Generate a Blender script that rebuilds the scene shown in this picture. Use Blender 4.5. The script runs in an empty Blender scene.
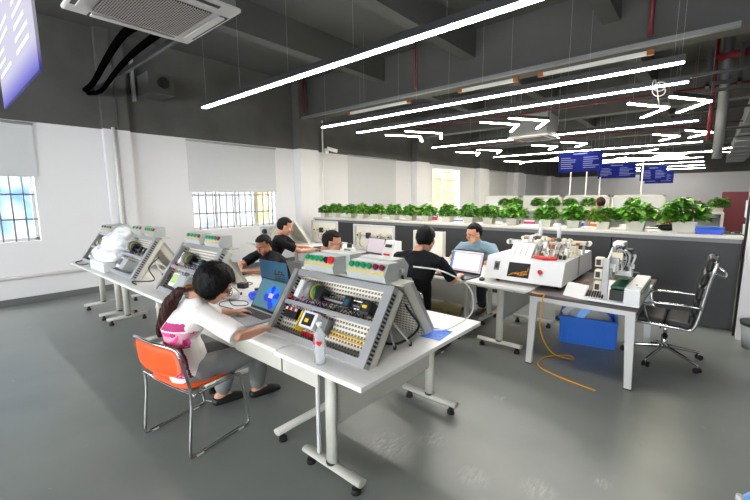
import bpy, bmesh, math, random
from mathutils import Vector as V, Matrix as M, Euler, noise
PI = math.pi
R = math.radians
rnd = random.Random(7)
scene = bpy.context.scene
col = scene.collection

# ------------------------------------------------------------------ materials
def srgb(r, g, b):
    f = lambda c: (c/255/12.92) if c/255 <= .04045 else ((c/255+.055)/1.055)**2.4
    return (f(r), f(g), f(b), 1)
def mat(name, c, rough=.5, metal=0, var=.08, scale=8, bump=0, emit=0, alpha=1, trans=0, coat=0, emitc=None):
    m = bpy.data.materials.new(name); m.use_nodes = True
    n = m.node_tree.nodes; l = m.node_tree.links; p = n['Principled BSDF']
    p.inputs['Roughness'].default_value = rough; p.inputs['Metallic'].default_value = metal
    c = srgb(*c)
    if var > 0:
        t = n.new('ShaderNodeTexCoord'); z = n.new('ShaderNodeTexNoise'); z.inputs['Scale'].default_value = scale
        z.inputs['Detail'].default_value = 4
        l.new(t.outputs['Object'], z.inputs['Vector'])
        r = n.new('ShaderNodeMix'); r.data_type = 'RGBA'
        r.inputs['A'].default_value = tuple(x*(1-var) for x in c[:3])+(1,)
        r.inputs['B'].default_value = tuple(min(1, x*(1+var)) for x in c[:3])+(1,)
        l.new(z.outputs['Fac'], r.inputs['Factor']); l.new(r.outputs['Result'], p.inputs['Base Color'])
        if bump:
            b = n.new('ShaderNodeBump'); b.inputs['Strength'].default_value = bump; b.inputs['Distance'].default_value = .01
            l.new(z.outputs['Fac'], b.inputs['Height']); l.new(b.outputs['Normal'], p.inputs['Normal'])
    else: p.inputs['Base Color'].default_value = c
    if emit:
        p.inputs['Emission Color'].default_value = srgb(*(emitc or (255, 255, 255))); p.inputs['Emission Strength'].default_value = emit
    if alpha < 1: p.inputs['Alpha'].default_value = alpha
    if trans: p.inputs['Transmission Weight'].default_value = trans
    if coat: p.inputs['Coat Weight'].default_value = coat
    return m
MT = {}
def mk(n, *a, **k): MT[n] = mat(n, *a, **k)
mk('white_laminate', (232, 232, 230), .35, var=.02)
mk('desk_metal', (196, 194, 184), .45, var=.03)
mk('alu', (168, 168, 168), .4, .35, var=.05)
mk('alu_light', (205, 205, 203), .4, .2, var=.04)
mk('beige', (205, 202, 190), .5, var=.04)
mk('grey_box', (176, 180, 178), .45, var=.03)
mk('black', (18, 18, 20), .45, var=.1)
mk('insulation', (5, 5, 5), .9, var=.1)
mk('dark', (40, 41, 44), .5, var=.1)
mk('rubber', (22, 22, 22), .7, var=.1)
mk('chrome', (200, 200, 200), .12, 1, var=.02)
mk('orange', (226, 84, 22), .5, var=.06, scale=20, bump=.1)
mk('green_btn', (10, 140, 80), .3, var=0)
mk('dkred_btn', (130, 18, 48), .3, var=0)
mk('red', (205, 30, 34), .35, var=.04)
mk('red_pipe', (98, 10, 26), .45, var=.1)
mk('yellow', (225, 190, 30), .5, var=.05)
mk('label_white', (228, 228, 226), .5, var=0)
mk('blue_bin', (14, 104, 208), .4, var=.08)
mk('blue_tray', (22, 70, 215), .4, var=.05)
mk('blue_paper', (52, 128, 226), .6, var=.1, scale=40)
mk('cord_yellow', (224, 160, 20), .5, var=.05)
mk('white_cord', (225, 225, 222), .5, var=0)
mk('black_cord', (15, 15, 15), .5, var=0)
mk('leaf', (58, 122, 24), .42, var=.45, scale=9)
mk('leaf_light', (110, 172, 44), .42, var=.35, scale=9)
mk('pot', (206, 203, 188), .6, var=.06)
mk('soil', (60, 45, 32), .9, var=.3, scale=40)
mk('skin', (206, 150, 122), .5, var=.05)
mk('skin_tan', (190, 132, 102), .5, var=.06)
mk('hair', (5, 5, 5), .6, var=.25, scale=60, bump=.5)
mk('hair_brown', (52, 24, 18), .5, var=.35, scale=50, bump=.5)
mk('hair_grey', (24, 21, 20), .7, var=.3, scale=60, bump=.4)
mk('shirt_white', (232, 226, 222), .8, var=.03, scale=6, bump=.2)
mk('shirt_black', (20, 22, 26), .85, var=.12, scale=9, bump=.3)
mk('shirt_blue', (122, 150, 166), .85, var=.06, scale=9, bump=.3)
mk('pants_grey', (120, 122, 122), .85, var=.1, scale=12, bump=.3)
mk('pants_khaki', (96, 86, 56), .85, var=.12, scale=12, bump=.3)
mk('pants_dark', (34, 36, 44), .85, var=.12, scale=12, bump=.3)
mk('leather', (12, 12, 13), .5, var=.15, scale=30, bump=.2)
mk('eye', (190, 186, 182), .2, var=0); mk('iris', (20, 14, 10), .2, var=0)
mk('lips', (172, 96, 84), .5, var=0)
mk('laptop_silver', (176, 176, 178), .35, .4, var=.03)
mk('laptop_dark', (52, 53, 56), .4, .2, var=.05)
mk('laptop_blue', (42, 92, 122), .4, .2, var=.03)
mk('keys', (38, 38, 40), .6, var=.05)
mk('pcb', (20, 100, 66), .4, var=.3, scale=60)
mk('wood_dark', (78, 68, 68), .4, var=.12, scale=6)
mk('machine_white', (228, 229, 230), .35, var=.02)
mk('cream', (222, 214, 190), .5, var=.08)
mk('grey_dark_part', (53, 54, 56), .6, var=.05)
mk('duct', (120, 122, 124), .5, .2, var=.1)
mk('ceil_grey', (77, 77, 75), .8, var=.12, scale=1.5)
mk('ac_white', (205, 202, 200), .5, var=.03)
mk('win_frame', (196, 196, 194), .45, var=.03)
mk('bars', (120, 116, 112), .4, .4, var=.05)
mk('blind', (205, 206, 208), .8, var=.02)
mk('baseboard_grey', (104, 106, 106), .5, var=.06)
mk('counter_top', (205, 202, 196), .4, var=.04)
mk('mesh_dark', (66, 68, 70), .6, .3, var=.1)
mk('copper', (150, 90, 40), .4, .5, var=.1)
mk('purple_pattern', (180, 40, 110), .7, var=.1)
mk('pink', (222, 70, 150), .8, var=.15, scale=60)
mk('pink_pale', (222, 160, 178), .8, var=.15, scale=60)
mk('teal_pale', (140, 176, 172), .8, var=.12, scale=60)
mk('sign_text', (92, 100, 150), .5, var=0)
mk('light_on', (255, 255, 255), .5, var=0, emit=14, emitc=(255, 250, 243))
mk('light_warm', (255, 250, 235), .5, var=0, emit=12, emitc=(255, 246, 222))
mk('screen_text', (215, 218, 225), .5, var=0)
mk('orange_fruit', (214, 120, 80), .6, var=.1)
mk('bag_grey', (150, 152, 154), .6, .1, var=.1)

MT['insulation'].node_tree.nodes['Principled BSDF'].inputs['Specular IOR Level'].default_value = 0
for k_ in ('hair', 'hair_grey', 'hair_brown', 'shirt_black'): MT[k_].node_tree.nodes['Principled BSDF'].inputs['Specular IOR Level'].default_value = .2
def nodes(name):
    m = bpy.data.materials.new(name); m.use_nodes = True; MT[name] = m
    return m, m.node_tree.nodes, m.node_tree.links, m.node_tree.nodes['Principled BSDF']
def ramp(n, stops, interp='LINEAR'):
    r = n.new('ShaderNodeValToRGB'); r.color_ramp.interpolation = interp
    e = r.color_ramp.elements
    while len(e) < len(stops): e.new(.5)
    for k, (p, c) in zip(e, stops): k.position = p; k.color = c
    return r
# epoxy floor: grey-green paint, cloudy wear, chalky scuffs
m, n, l, p = nodes('epoxy_floor')
t = n.new('ShaderNodeTexCoord')
a = n.new('ShaderNodeTexNoise'); a.inputs['Scale'].default_value = .8; a.inputs['Detail'].default_value = 6; l.new(t.outputs['Object'], a.inputs['Vector'])
r1 = ramp(n, [(.3, srgb(112, 115, 111)), (.5, srgb(128, 132, 128)), (.7, srgb(136, 141, 136))]); l.new(a.outputs['Fac'], r1.inputs['Fac'])
b = n.new('ShaderNodeTexNoise'); b.inputs['Scale'].default_value = 2.2; b.inputs['Detail'].default_value = 12; b.inputs['Roughness'].default_value = .75; l.new(t.outputs['Object'], b.inputs['Vector'])
r2 = ramp(n, [(.63, (0, 0, 0, 1)), (.70, (1, 1, 1, 1))]); l.new(b.outputs['Fac'], r2.inputs['Fac'])
fl = n.new('ShaderNodeTexNoise'); fl.inputs['Scale'].default_value = 45; fl.inputs['Detail'].default_value = 6; l.new(t.outputs['Object'], fl.inputs['Vector'])
r3 = ramp(n, [(.5, (0, 0, 0, 1)), (.62, (1, 1, 1, 1))]); l.new(fl.outputs['Fac'], r3.inputs['Fac'])
mu = n.new('ShaderNodeMath'); mu.operation = 'MULTIPLY'; l.new(r2.outputs['Color'], mu.inputs[0]); l.new(r3.outputs['Color'], mu.inputs[1])
# chalky scrape spots at fixed places
spots = [(-1.55, 1.9, .16), (-1.35, 2.15, .10), (-0.62, 2.15, .09), (-0.38, 2.02, .09), (-0.75, 1.75, .14), (-.45, 1.5, .13), (-.95, 2.0, .09), (-.35, 2.45, .05), (-1.2, 3.0, .05)]
acc = None
for x, y, s in spots:
    vd = n.new('ShaderNodeVectorMath'); vd.operation = 'DISTANCE'; l.new(t.outputs['Object'], vd.inputs[0]); vd.inputs[1].default_value = (x, y, 0)
    mr = n.new('ShaderNodeMapRange'); mr.inputs['From Min'].default_value = s*1.3; mr.inputs['From Max'].default_value = s*.2; l.new(vd.outputs['Value'], mr.inputs['Value'])
    if acc is None: acc = mr.outputs['Result']
    else:
        mx = n.new('ShaderNodeMath'); mx.operation = 'MAXIMUM'; l.new(acc, mx.inputs[0]); l.new(mr.outputs['Result'], mx.inputs[1]); acc = mx.outputs[0]
sc = n.new('ShaderNodeTexNoise'); sc.inputs['Scale'].default_value = 24; sc.inputs['Detail'].default_value = 10; sc.inputs['Roughness'].default_value = .8; mpp = n.new('ShaderNodeMapping'); mpp.inputs['Rotation'].default_value = (0, 0, .75); mpp.inputs['Scale'].default_value = (2.2, .5, 1); l.new(t.outputs['Object'], mpp.inputs['Vector']); l.new(mpp.outputs['Vector'], sc.inputs['Vector'])
r4 = ramp(n, [(.44, (0, 0, 0, 1)), (.66, (1, 1, 1, 1))]); l.new(sc.outputs['Fac'], r4.inputs['Fac'])
m2 = n.new('ShaderNodeMath'); m2.operation = 'MULTIPLY'; l.new(acc, m2.inputs[0]); l.new(r4.outputs['Color'], m2.inputs[1])
m3 = n.new('ShaderNodeMath'); m3.operation = 'MAXIMUM'; l.new(mu.outputs[0], m3.inputs[0]); l.new(m2.outputs[0], m3.inputs[1])
m4 = n.new('ShaderNodeMath'); m4.operation = 'MULTIPLY'; l.new(m3.outputs[0], m4.inputs[0]); m4.inputs[1].default_value = .6
mx = n.new('ShaderNodeMix'); mx.data_type = 'RGBA'; l.new(m4.outputs[0], mx.inputs['Factor']); l.new(r1.outputs['Color'], mx.inputs['A']); mx.inputs['B'].default_value = srgb(196, 196, 190)
l.new(mx.outputs['Result'], p.inputs['Base Color'])
rr = n.new('ShaderNodeMapRange'); rr.inputs['To Min'].default_value = .24; rr.inputs['To Max'].default_value = .42; l.new(a.outputs['Fac'], rr.inputs['Value']); l.new(rr.outputs['Result'], p.inputs['Roughness'])
bp = n.new('ShaderNodeBump'); bp.inputs['Strength'].default_value = .12; bp.inputs['Distance'].default_value = .01
w = n.new('ShaderNodeTexNoise'); w.inputs['Scale'].default_value = 5; w.inputs['Detail'].default_value = 3; l.new(t.outputs['Object'], w.inputs['Vector']); l.new(w.outputs['Fac'], bp.inputs['Height']); l.new(bp.outputs['Normal'], p.inputs['Normal'])
# two-tone wall paint: white below 2.92 m, dark grey above
def wallpaint(name, white, grey):
    m, n, l, p = nodes(name)
    t = n.new('ShaderNodeTexCoord'); s = n.new('ShaderNodeSeparateXYZ'); l.new(t.outputs['Object'], s.inputs[0])
    no = n.new('ShaderNodeTexNoise'); no.inputs['Scale'].default_value = 1.3; no.inputs['Detail'].default_value = 5; l.new(t.outputs['Object'], no.inputs['Vector'])
    g = n.new('ShaderNodeMath'); g.operation = 'GREATER_THAN'; g.inputs[1].default_value = 2.92; l.new(s.outputs['Z'], g.inputs[0])
    ra = ramp(n, [(.3, tuple(c*.8 for c in grey[:3])+(1,)), (.7, tuple(c*1.2 for c in grey[:3])+(1,))]); l.new(no.outputs['Fac'], ra.inputs['Fac'])
    mx = n.new('ShaderNodeMix'); mx.data_type = 'RGBA'; l.new(g.outputs[0], mx.inputs['Factor']); mx.inputs['A'].default_value = white; l.new(ra.outputs['Color'], mx.inputs['B'])
    l.new(mx.outputs['Result'], p.inputs['Base Color']); p.inputs['Roughness'].default_value = .75
wallpaint('wall_paint', srgb(226, 225, 227), srgb(83, 82, 80))
# perforated mounting plate: cream sheet with dark punched slots
def perf(name, base, slot, sc=55, use='XY'):
    m, n, l, p = nodes(name)
    t = n.new('ShaderNodeTexCoord'); br = n.new('ShaderNodeTexBrick'); br.offset = .5
    mp = n.new('ShaderNodeMapping'); mp.inputs['Rotation'].default_value = (0, 0, 0) if use == 'XY' else (R(90), 0, 0)
    l.new(t.outputs['Object'], mp.inputs['Vector']); l.new(mp.outputs['Vector'], br.inputs['Vector'])
    br.inputs['Scale'].default_value = sc; br.inputs['Color1'].default_value = slot; br.inputs['Color2'].default_value = slot; br.inputs['Mortar'].default_value = base
    br.inputs['Mortar Size'].default_value = .14 if use == 'XY' and name == 'perforated' else .075; br.inputs['Brick Width'].default_value = .9 if name == 'perforated' else .8; br.inputs['Row Height'].default_value = .55 if name == 'perforated' else .42; br.inputs['Mortar Smooth'].default_value = .1
    l.new(br.outputs['Color'], p.inputs['Base Color']); p.inputs['Roughness'].default_value = .5
perf('perforated', srgb(226, 221, 208), srgb(120, 112, 98), 34)
perf('ac_grille', srgb(178, 172, 168), srgb(52, 48, 46), 26)
# outside of the windows
def mottled(name, cols, sc, emit=0):
    m, n, l, p = nodes(name)
    t = n.new('ShaderNodeTexCoord'); a = n.new('ShaderNodeTexNoise'); a.inputs['Scale'].default_value = sc; a.inputs['Detail'].default_value = 3; l.new(t.outputs['Object'], a.inputs['Vector'])
    k = len(cols); r = ramp(n, [(.32+.36*i/(k-1), srgb(*c)) for i, c in enumerate(cols)]); l.new(a.outputs['Fac'], r.inputs['Fac']); l.new(r.outputs['Color'], p.inputs['Base Color']); p.inputs['Roughness'].default_value = .8
mottled('outside_blue', [(26, 60, 112), (62, 92, 122), (112, 118, 122), (92, 104, 116)], 1.3)
mottled('outside_pale', [(104, 102, 108), (120, 119, 120), (84, 87, 96)], 1.2)
mottled('outside_yellow', [(112, 98, 34), (124, 118, 96), (118, 84, 16), (120, 118, 104)], 2.5)
mottled('plastic_bag', [(214, 216, 218), (236, 238, 239), (246, 247, 248)], 10)
MT['plastic_bag'].node_tree.nodes['Principled BSDF'].inputs['Roughness'].default_value = .22
# glass
m = bpy.data.materials.new('window_glass'); m.use_nodes = True; MT['glass'] = m
n = m.node_tree.nodes; l = m.node_tree.links; n.remove(n['Principled BSDF'])
g = n.new('ShaderNodeBsdfGlossy'); g.inputs['Roughness'].default_value = .03; tr = n.new('ShaderNodeBsdfTransparent'); tr.inputs['Color'].default_value = (.93, .95, .96, 1)
fr = n.new('ShaderNodeFresnel'); fr.inputs['IOR'].default_value = 1.45; mx = n.new('ShaderNodeMixShader')
mx.inputs[0].default_value = .06; l.new(tr.outputs[0], mx.inputs[1]); l.new(g.outputs[0], mx.inputs[2]); l.new(mx.outputs[0], n['Material Output'].inputs['Surface'])
mk('clear_plastic', (225, 230, 235), .12, var=0, alpha=.32)
mk('bin_bag', (150, 156, 156), .35, var=.15, scale=14, alpha=.8)
# screens and printed faces
def screen(name, c, e): mk(name, c, .25, var=0, emit=e, emitc=c)
screen('screen_teal', (52, 84, 96), .35); screen('screen_white', (205, 212, 222), .55); screen('screen_grey', (150, 140, 146), .3)
screen('bloom_blue', (20, 84, 235), .4); screen('bloom_dark', (8, 40, 150), .35); screen('lcd_green', (120, 150, 70), .3); screen('screen_blueish', (70, 100, 140), .4)
# hanging signs: blue print with a lighter band
m, n, l, p = nodes('sign_blue')
t = n.new('ShaderNodeTexCoord'); a = n.new('ShaderNodeTexNoise'); a.inputs['Scale'].default_value = 1.6; l.new(t.outputs['Object'], a.inputs['Vector'])
r = ramp(n, [(.35, srgb(10, 14, 76)), (.55, srgb(9, 24, 102)), (.7, srgb(18, 54, 142))]); l.new(a.outputs['Fac'], r.inputs['Fac']); l.new(r.outputs['Color'], p.inputs['Base Color'])
p.inputs['Roughness'].default_value = .7; p.inputs['Specular IOR Level'].default_value = .1
m, n, l, p = nodes('sign_lavender_glare')  # blue lower edge is print; paler lavender above is glare painted in, faintly emissive
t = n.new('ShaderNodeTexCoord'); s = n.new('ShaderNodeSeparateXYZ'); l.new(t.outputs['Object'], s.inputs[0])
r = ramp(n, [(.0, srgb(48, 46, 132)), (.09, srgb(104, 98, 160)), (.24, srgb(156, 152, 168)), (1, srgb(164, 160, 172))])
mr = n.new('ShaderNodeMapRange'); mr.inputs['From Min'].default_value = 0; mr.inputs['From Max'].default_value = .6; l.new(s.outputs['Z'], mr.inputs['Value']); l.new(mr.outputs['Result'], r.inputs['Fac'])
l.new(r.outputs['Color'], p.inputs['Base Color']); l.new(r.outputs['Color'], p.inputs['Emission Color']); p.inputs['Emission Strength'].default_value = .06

# ------------------------------------------------------------------ builders
def tag(o, label=None, cat=None, group=None, kind=None):
    if label: o['label'] = label
    if cat: o['category'] = cat
    if group: o['group'] = group
    if kind: o['kind'] = kind
    return o
def empty(name, loc=(0, 0, 0), rz=0, label=None, cat=None, group=None):
    o = bpy.data.objects.new(name, None); col.objects.link(o); o.location = loc; o.rotation_euler = (0, 0, rz); o.empty_display_size = .1
    return tag(o, label, cat, group)
def kids(o): return [c for c in col.objects if c.parent == o]
def copy_tree(o, parent=None, loc=None, rz=None, label=None, mirror=None):
    c = o.copy(); col.objects.link(c); c.parent = parent
    if loc is not None: c.location = loc
    if rz is not None: c.rotation_euler = (0, 0, rz)
    if label: c['label'] = label
    for ch in kids(o): copy_tree(ch, c)
    return c
class MB:
    def __init__(s, mtx=None): s.v = []; s.f = []; s.mi = []; s.pc = []; s.m = mtx or M.Identity(4); s.cur = 0; s.sm = []
    def add(s, vs, fs, smooth=False):
        b = len(s.v); s.pc.append((b, len(s.f))); s.v += [s.m @ V(x) for x in vs]; s.f += [tuple(b+i for i in f) for f in fs]; s.mi += [s.cur]*len(fs); s.sm += [smooth]*len(fs); return s
    def box(s, x0, x1, y0, y1, z0, z1, c=0):
        if x0 > x1: x0, x1 = x1, x0
        if y0 > y1: y0, y1 = y1, y0
        if z0 > z1: z0, z1 = z1, z0
        if c <= 0:
            vs = [(x, y, z) for z in (z0, z1) for x, y in ((x0, y0), (x1, y0), (x1, y1), (x0, y1))]
            return s.add(vs, [(3, 2, 1, 0), (4, 5, 6, 7), (0, 1, 5, 4), (1, 2, 6, 5), (2, 3, 7, 6), (3, 0, 4, 7)])
        c = min(c, (x1-x0)*.45, (y1-y0)*.45, (z1-z0)*.45)   # chamfered box
        bm = bmesh.new(); bmesh.ops.create_cube(bm, size=1)
        for v in bm.verts: v.co = V(((x0+x1)/2+v.co.x*(x1-x0), (y0+y1)/2+v.co.y*(y1-y0), (z0+z1)/2+v.co.z*(z1-z0)))
        bmesh.ops.bevel(bm, geom=bm.edges[:], offset=c, segments=2, affect='EDGES', profile=.5)
        bm.verts.index_update()
        s.add([v.co.copy() for v in bm.verts], [tuple(v.index for v in f.verts) for f in bm.faces]); bm.free(); return s
    def cbox(s, c, d, ch=0): return s.box(c[0]-d[0]/2, c[0]+d[0]/2, c[1]-d[1]/2, c[1]+d[1]/2, c[2]-d[2]/2, c[2]+d[2]/2, ch)
    def prism(s, pts, a0, a1, axis='x'):
        k = len(pts); f = {'x': lambda p, a: (a, p[0], p[1]), 'y': lambda p, a: (p[0], a, p[1]), 'z': lambda p, a: (p[0], p[1], a)}[axis]
        vs = [f(p, a0) for p in pts]+[f(p, a1) for p in pts]
        return s.add(vs, [tuple(range(k))[::-1], tuple(range(k, 2*k))]+[(i, (i+1) % k, k+(i+1) % k, k+i) for i in range(k)])
    def cyl(s, p0, p1, r0, r1=None, seg=16, cap=True):
        return s.loft([(p0, r0, r0), (p1, r0 if r1 is None else r1, r0 if r1 is None else r1)], seg=seg, round_=False, cap=cap)
    def loft(s, st, side=None, seg=16, round_=True, cap=True):
        # st: list of (point, ra, rb): ra along side, rb across
        pts = [V(q[0]) for q in st]; rings = []; k = len(st); prev = None
        for i in range(k):
            d = (pts[min(i+1, k-1)]-pts[max(i-1, 0)])
            if d.length < 1e-9: d = V((0, 0, 1))
            d.normalize()
            u = V(side) if side is not None else (prev if prev is not None else (V((0, 0, 1)) if abs(d.z) < .9 else V((1, 0, 0))))
            u = u-d*u.dot(d)
            if u.length < 1e-6: u = d.orthogonal()
            u.normalize(); w = d.cross(u); prev = u
            if round_ and (i == 0 or i == k-1):
                sg = -1 if i == 0 else 1; r = min(st[i][1], st[i][2]); ex = [(.35, .94), (.7, .71), (.93, .36)]
                extra = [(pts[i]+d*sg*r*a, st[i][1]*b_, st[i][2]*b_, u, w) for a, b_ in ex]
                me = (pts[i], st[i][1], st[i][2], u, w)
                rings += (extra[::-1]+[me]) if i == 0 else ([me]+extra)
            else: rings.append((pts[i], st[i][1], st[i][2], u, w))
        vs = []
        for c, ra, rb, u, w in rings:
            for j in range(seg): a = 2*PI*j/seg; vs.append(c+u*ra*math.cos(a)+w*rb*math.sin(a))
        n_ = len(rings); fs = [(i*seg+j, i*seg+(j+1) % seg, (i+1)*seg+(j+1) % seg, (i+1)*seg+j) for i in range(n_-1) for j in range(seg)]
        s.add(vs, fs, True)
        if cap:
            b = len(s.v)-len(vs); s.f += [tuple(b+j for j in range(seg))[::-1], tuple(b+(n_-1)*seg+j for j in range(seg))]; s.mi += [s.cur]*2; s.sm += [round_]*2
        return s
    def tube(s, pts, r, seg=8, smooth=4):
        pts = [V(p) for p in pts]
        if smooth and len(pts) > 2:
            out = []
            for i in range(len(pts)-1):
                p0 = pts[max(i-1, 0)]; p1 = pts[i]; p2 = pts[i+1]; p3 = pts[min(i+2, len(pts)-1)]
                for k in range(smooth):
                    t = k/smooth
                    out.append(.5*((2*p1)+(p2-p0)*t+(2*p0-5*p1+4*p2-p3)*t*t+(3*p1-p0-3*p2+p3)*t**3))
            out.append(pts[-1]); pts = out
        return s.loft([(p, r, r) for p in pts], seg=seg, round_=False)
    def ell(s, c, r, rot=None, seg=20, rings=12):
        c = V(c); rm = rot.to_3x3() if rot is not None else M.Identity(3)
        vs = [c+rm @ V((0, 0, r[2]))]
        for i in range(1, rings):
            a = PI*i/rings
            for j in range(seg): b = 2*PI*j/seg; vs.append(c+rm @ V((r[0]*math.sin(a)*math.cos(b), r[1]*math.sin(a)*math.sin(b), r[2]*math.cos(a))))
        vs.append(c+rm @ V((0, 0, -r[2])))
        fs = [(0, 1+j, 1+(j+1) % seg) for j in range(seg)]
        for i in range(rings-2): fs += [(1+i*seg+j, 1+(i+1)*seg+j, 1+(i+1)*seg+(j+1) % seg, 1+i*seg+(j+1) % seg) for j in range(seg)]
        e = len(vs)-1; b = 1+(rings-2)*seg; fs += [(b+j, e, b+(j+1) % seg) for j in range(seg)]
        return s.add(vs, fs, True)
    def mesh(s, name):
        me = bpy.data.meshes.new(name); me.from_pydata([tuple(v) for v in s.v], [], s.f)
        for p, sm, mi in zip(me.polygons, s.sm, s.mi): p.use_smooth = sm; p.material_index = mi
        me.update(); return me
    def build(s, name, mats, parent=None, label=None, **k):
        me = s.mesh(name)
        bm = bmesh.new(); bm.from_mesh(me); bmesh.ops.recalc_face_normals(bm, faces=bm.faces[:]); bm.to_mesh(me); bm.free()
        for m_ in ([mats] if not isinstance(mats, (list, tuple)) else mats): me.materials.append(MT[m_])
        o = bpy.data.objects.new(name, me); col.objects.link(o); o.parent = parent
        if label: o['label'] = label
        return tag(o, **k)
    def each(s, name, mats, parent=None):      # every added piece becomes a part of its own
        out = []
        for k, (v0, f0) in enumerate(s.pc):
            v1, f1 = s.pc[k+1] if k+1 < len(s.pc) else (len(s.v), len(s.f))
            q = MB(); q.v = s.v[v0:v1]; q.f = [tuple(i-v0 for i in f) for f in s.f[f0:f1]]; q.mi = s.mi[f0:f1]; q.sm = s.sm[f0:f1]
            out.append(q.build(name, mats, parent))
        return out
    def organic(s, name, m_, parent=None, voxel=.006, smooth=4, label=None):
        me = s.mesh(name); o = bpy.data.objects.new(name, me); col.objects.link(o)
        r = o.modifiers.new('r', 'REMESH'); r.mode = 'VOXEL'; r.voxel_size = voxel; r.use_smooth_shade = True
        if smooth: q = o.modifiers.new('s', 'SMOOTH'); q.iterations = smooth; q.factor = .5
        dg = bpy.context.evaluated_depsgraph_get(); m2 = bpy.data.meshes.new_from_object(o.evaluated_get(dg))
        o.modifiers.clear(); o.data = m2; bpy.data.meshes.remove(me); m2.name = name
        m2.materials.clear(); m2.materials.append(MT[m_])
        for p_ in m2.polygons: p_.use_smooth = True
        o.parent = parent
        if label: o['label'] = label
        return o
def text(s, size, mtx, m_, parent, name='lettering', ext=.0008):
    c = bpy.data.curves.new(name, 'FONT'); c.body = s; c.size = size; c.extrude = ext; c.align_x = 'CENTER'; c.align_y = 'CENTER'
    o = bpy.data.objects.new(name, c); col.objects.link(o)
    dg = bpy.context.evaluated_depsgraph_get(); me = bpy.data.meshes.new_from_object(o.evaluated_get(dg)); bpy.data.objects.remove(o)
    me.transform(mtx); me.materials.clear(); me.materials.append(MT[m_])
    o = bpy.data.objects.new(name, me); col.objects.link(o); o.parent = parent; return o
def frame4(o, x, y, z): return M(((x[0], y[0], z[0], o[0]), (x[1], y[1], z[1], o[1]), (x[2], y[2], z[2], o[2]), (0, 0, 0, 1)))
def struct(name, mb, m_): return mb.build(name, m_, kind='structure')

# ------------------------------------------------------------------ the room
WX = -8.33; YF = 30; YB = -5; XR = 7; ZC = 4.62
struct('floor', MB().box(WX-.2, XR+.2, YB-.2, YF+.2, -.1, 0), 'epoxy_floor')
struct('ceiling', MB().box(WX-.2, XR+.2, YB-.2, YF+.2, ZC, ZC+.15), 'ceil_grey')
# left wall with window openings: (y0, y1, z0, z1)
wins = [(-.75, 1.2, 1.02, 2.86), (3.72, 5.78, 1.0, 2.86), (8.45, 10.7, 1.0, 2.9), (13.1, 15.3, 1.1, 2.78), (18.35, 20.4, 1.0, 2.86), (23.2, 26.6, 1.0, 2.86)]
w = MB(); y = YB
for (a, b, c, d) in wins:
    w.box(WX-.22, WX, y, a, 0, ZC); w.box(WX-.22, WX, a, b, 0, c); w.box(WX-.22, WX, a, b, d, ZC); y = b
w.box(WX-.22, WX, y, YF, 0, ZC); struct('wall_left', w, 'wall_paint')
struct('wall_far', MB().box(WX, XR, YF, YF+.2, 0, ZC), 'wall_paint')
struct('wall_right', MB().box(XR, XR+.2, YB, YF, 0, ZC), 'wall_paint')
wb = MB(); x = WX
for a, b in ((-7.3, -4.3), (-3.3, -.3), (.7, 3.7)):  # unseen wall, its openings shaped to let daylight in from behind
    wb.box(x, a, YB-.2, YB, 0, ZC); wb.box(a, b, YB-.2, YB, 0, .9); wb.box(a, b, YB-.2, YB, 3.0, ZC); x = b
wb.box(x, XR, YB-.2, YB, 0, ZC); struct('wall_rear', wb, 'wall_paint')
struct('baseboard_left', MB().box(WX, WX+.015, YB, 1.9+.28, 0, .11).box(WX, WX+.015, 2.62, 6.4, 0, .11).box(WX, WX+.015, 7.0, YF, 0, .11), 'baseboard_grey')
k = 0
for (a, b) in ((2.2, 2.62), (6.42, 7.05), (11.7, 12.5), (16.7, 17.6), (21.4, 22.2), (27.2, 28.0)):
    k += 1; d_ = .12 if k == 1 else .26
    struct('trim_%d' % k, MB().box(WX, WX+d_, a, b, 0, ZC), 'wall_paint')
# concrete beams
for j, yb in enumerate((6.72, 11.5, 16.3, 21.1, 25.9)):
    k += 1; struct('trim_%d' % k, MB().box(WX, XR, yb, yb+.35, 3.72, ZC), 'ceil_grey')
for xb in (-7.9, -5.72, -3.62, -1.4, .9, 3.1):
    k += 1; bm_ = MB()
    if xb < -7: continue
    y0 = YB
    for yb in (6.72, 11.5, 16.3, 21.1, 25.9, YF+.35):
        bm_.box(xb, xb+.22, y0, yb, 4.14, ZC); y0 = yb+.35
    struct('trim_%d' % k, bm_, 'ceil_grey')
k += 1; struct('trim_%d' % k, MB().box(.36, .95, 6.05, 6.75, 0, ZC), 'wall_paint')
# windows: frame, bars, glass, roller blind
def window(i, a, b, c, d, blind, mull, cols, bar=True):
    r = empty('window_%d' % i, (WX, a, c)); r['kind'] = 'structure'; W = b-a; Hh = d-c; x = -.12
    f = MB().box(x-.03, x+.03, 0, W, 0, .05).box(x-.03, x+.03, 0, W, Hh-.05, Hh).box(x-.03, x+.03, 0, .05, 0, Hh).box(x-.03, x+.03, W-.05, W, 0, Hh)
    for q in mull: f.box(x-.025, x+.025, W*q-.03, W*q+.03, 0, Hh)
    f.build('window_frame', 'win_frame', r)
    MB().box(x-.004, x+.004, .05, W-.05, .05, Hh-.05).build('pane', 'glass', r)
    if bar:
        m_ = MB(); n_ = int(W/.15)
        for q in range(1, n_): m_.cyl((-.05, W*q/n_, .0), (-.05, W*q/n_, Hh), .012, seg=6)
        for z in (.35, .75, 1.15): m_.box(-.055, -.045, 0, W, z-.012, z+.012)
        m_.each('security_bar', 'bars', r)
    if blind:
        bl = empty('roller_blind', (WX, (a+b)/2, d+.02), label=blind[1], cat='blind', group='roller blinds on the long window wall')
        zb = blind[0]-(d+.02)
        MB().box(.015, .022, -W/2-.05, W/2+.05, zb, 0).build('blind_fabric', 'blind', bl)
        MB().cyl((.04, -W/2-.06, 0), (.04, W/2+.06, 0), .022, seg=12).each('blind_roller', 'alu', bl)
        MB().box(.012, .028, -W/2-.05, W/2+.05, zb-.02, zb).build('bottom_rail', 'alu_light', bl)
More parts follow.
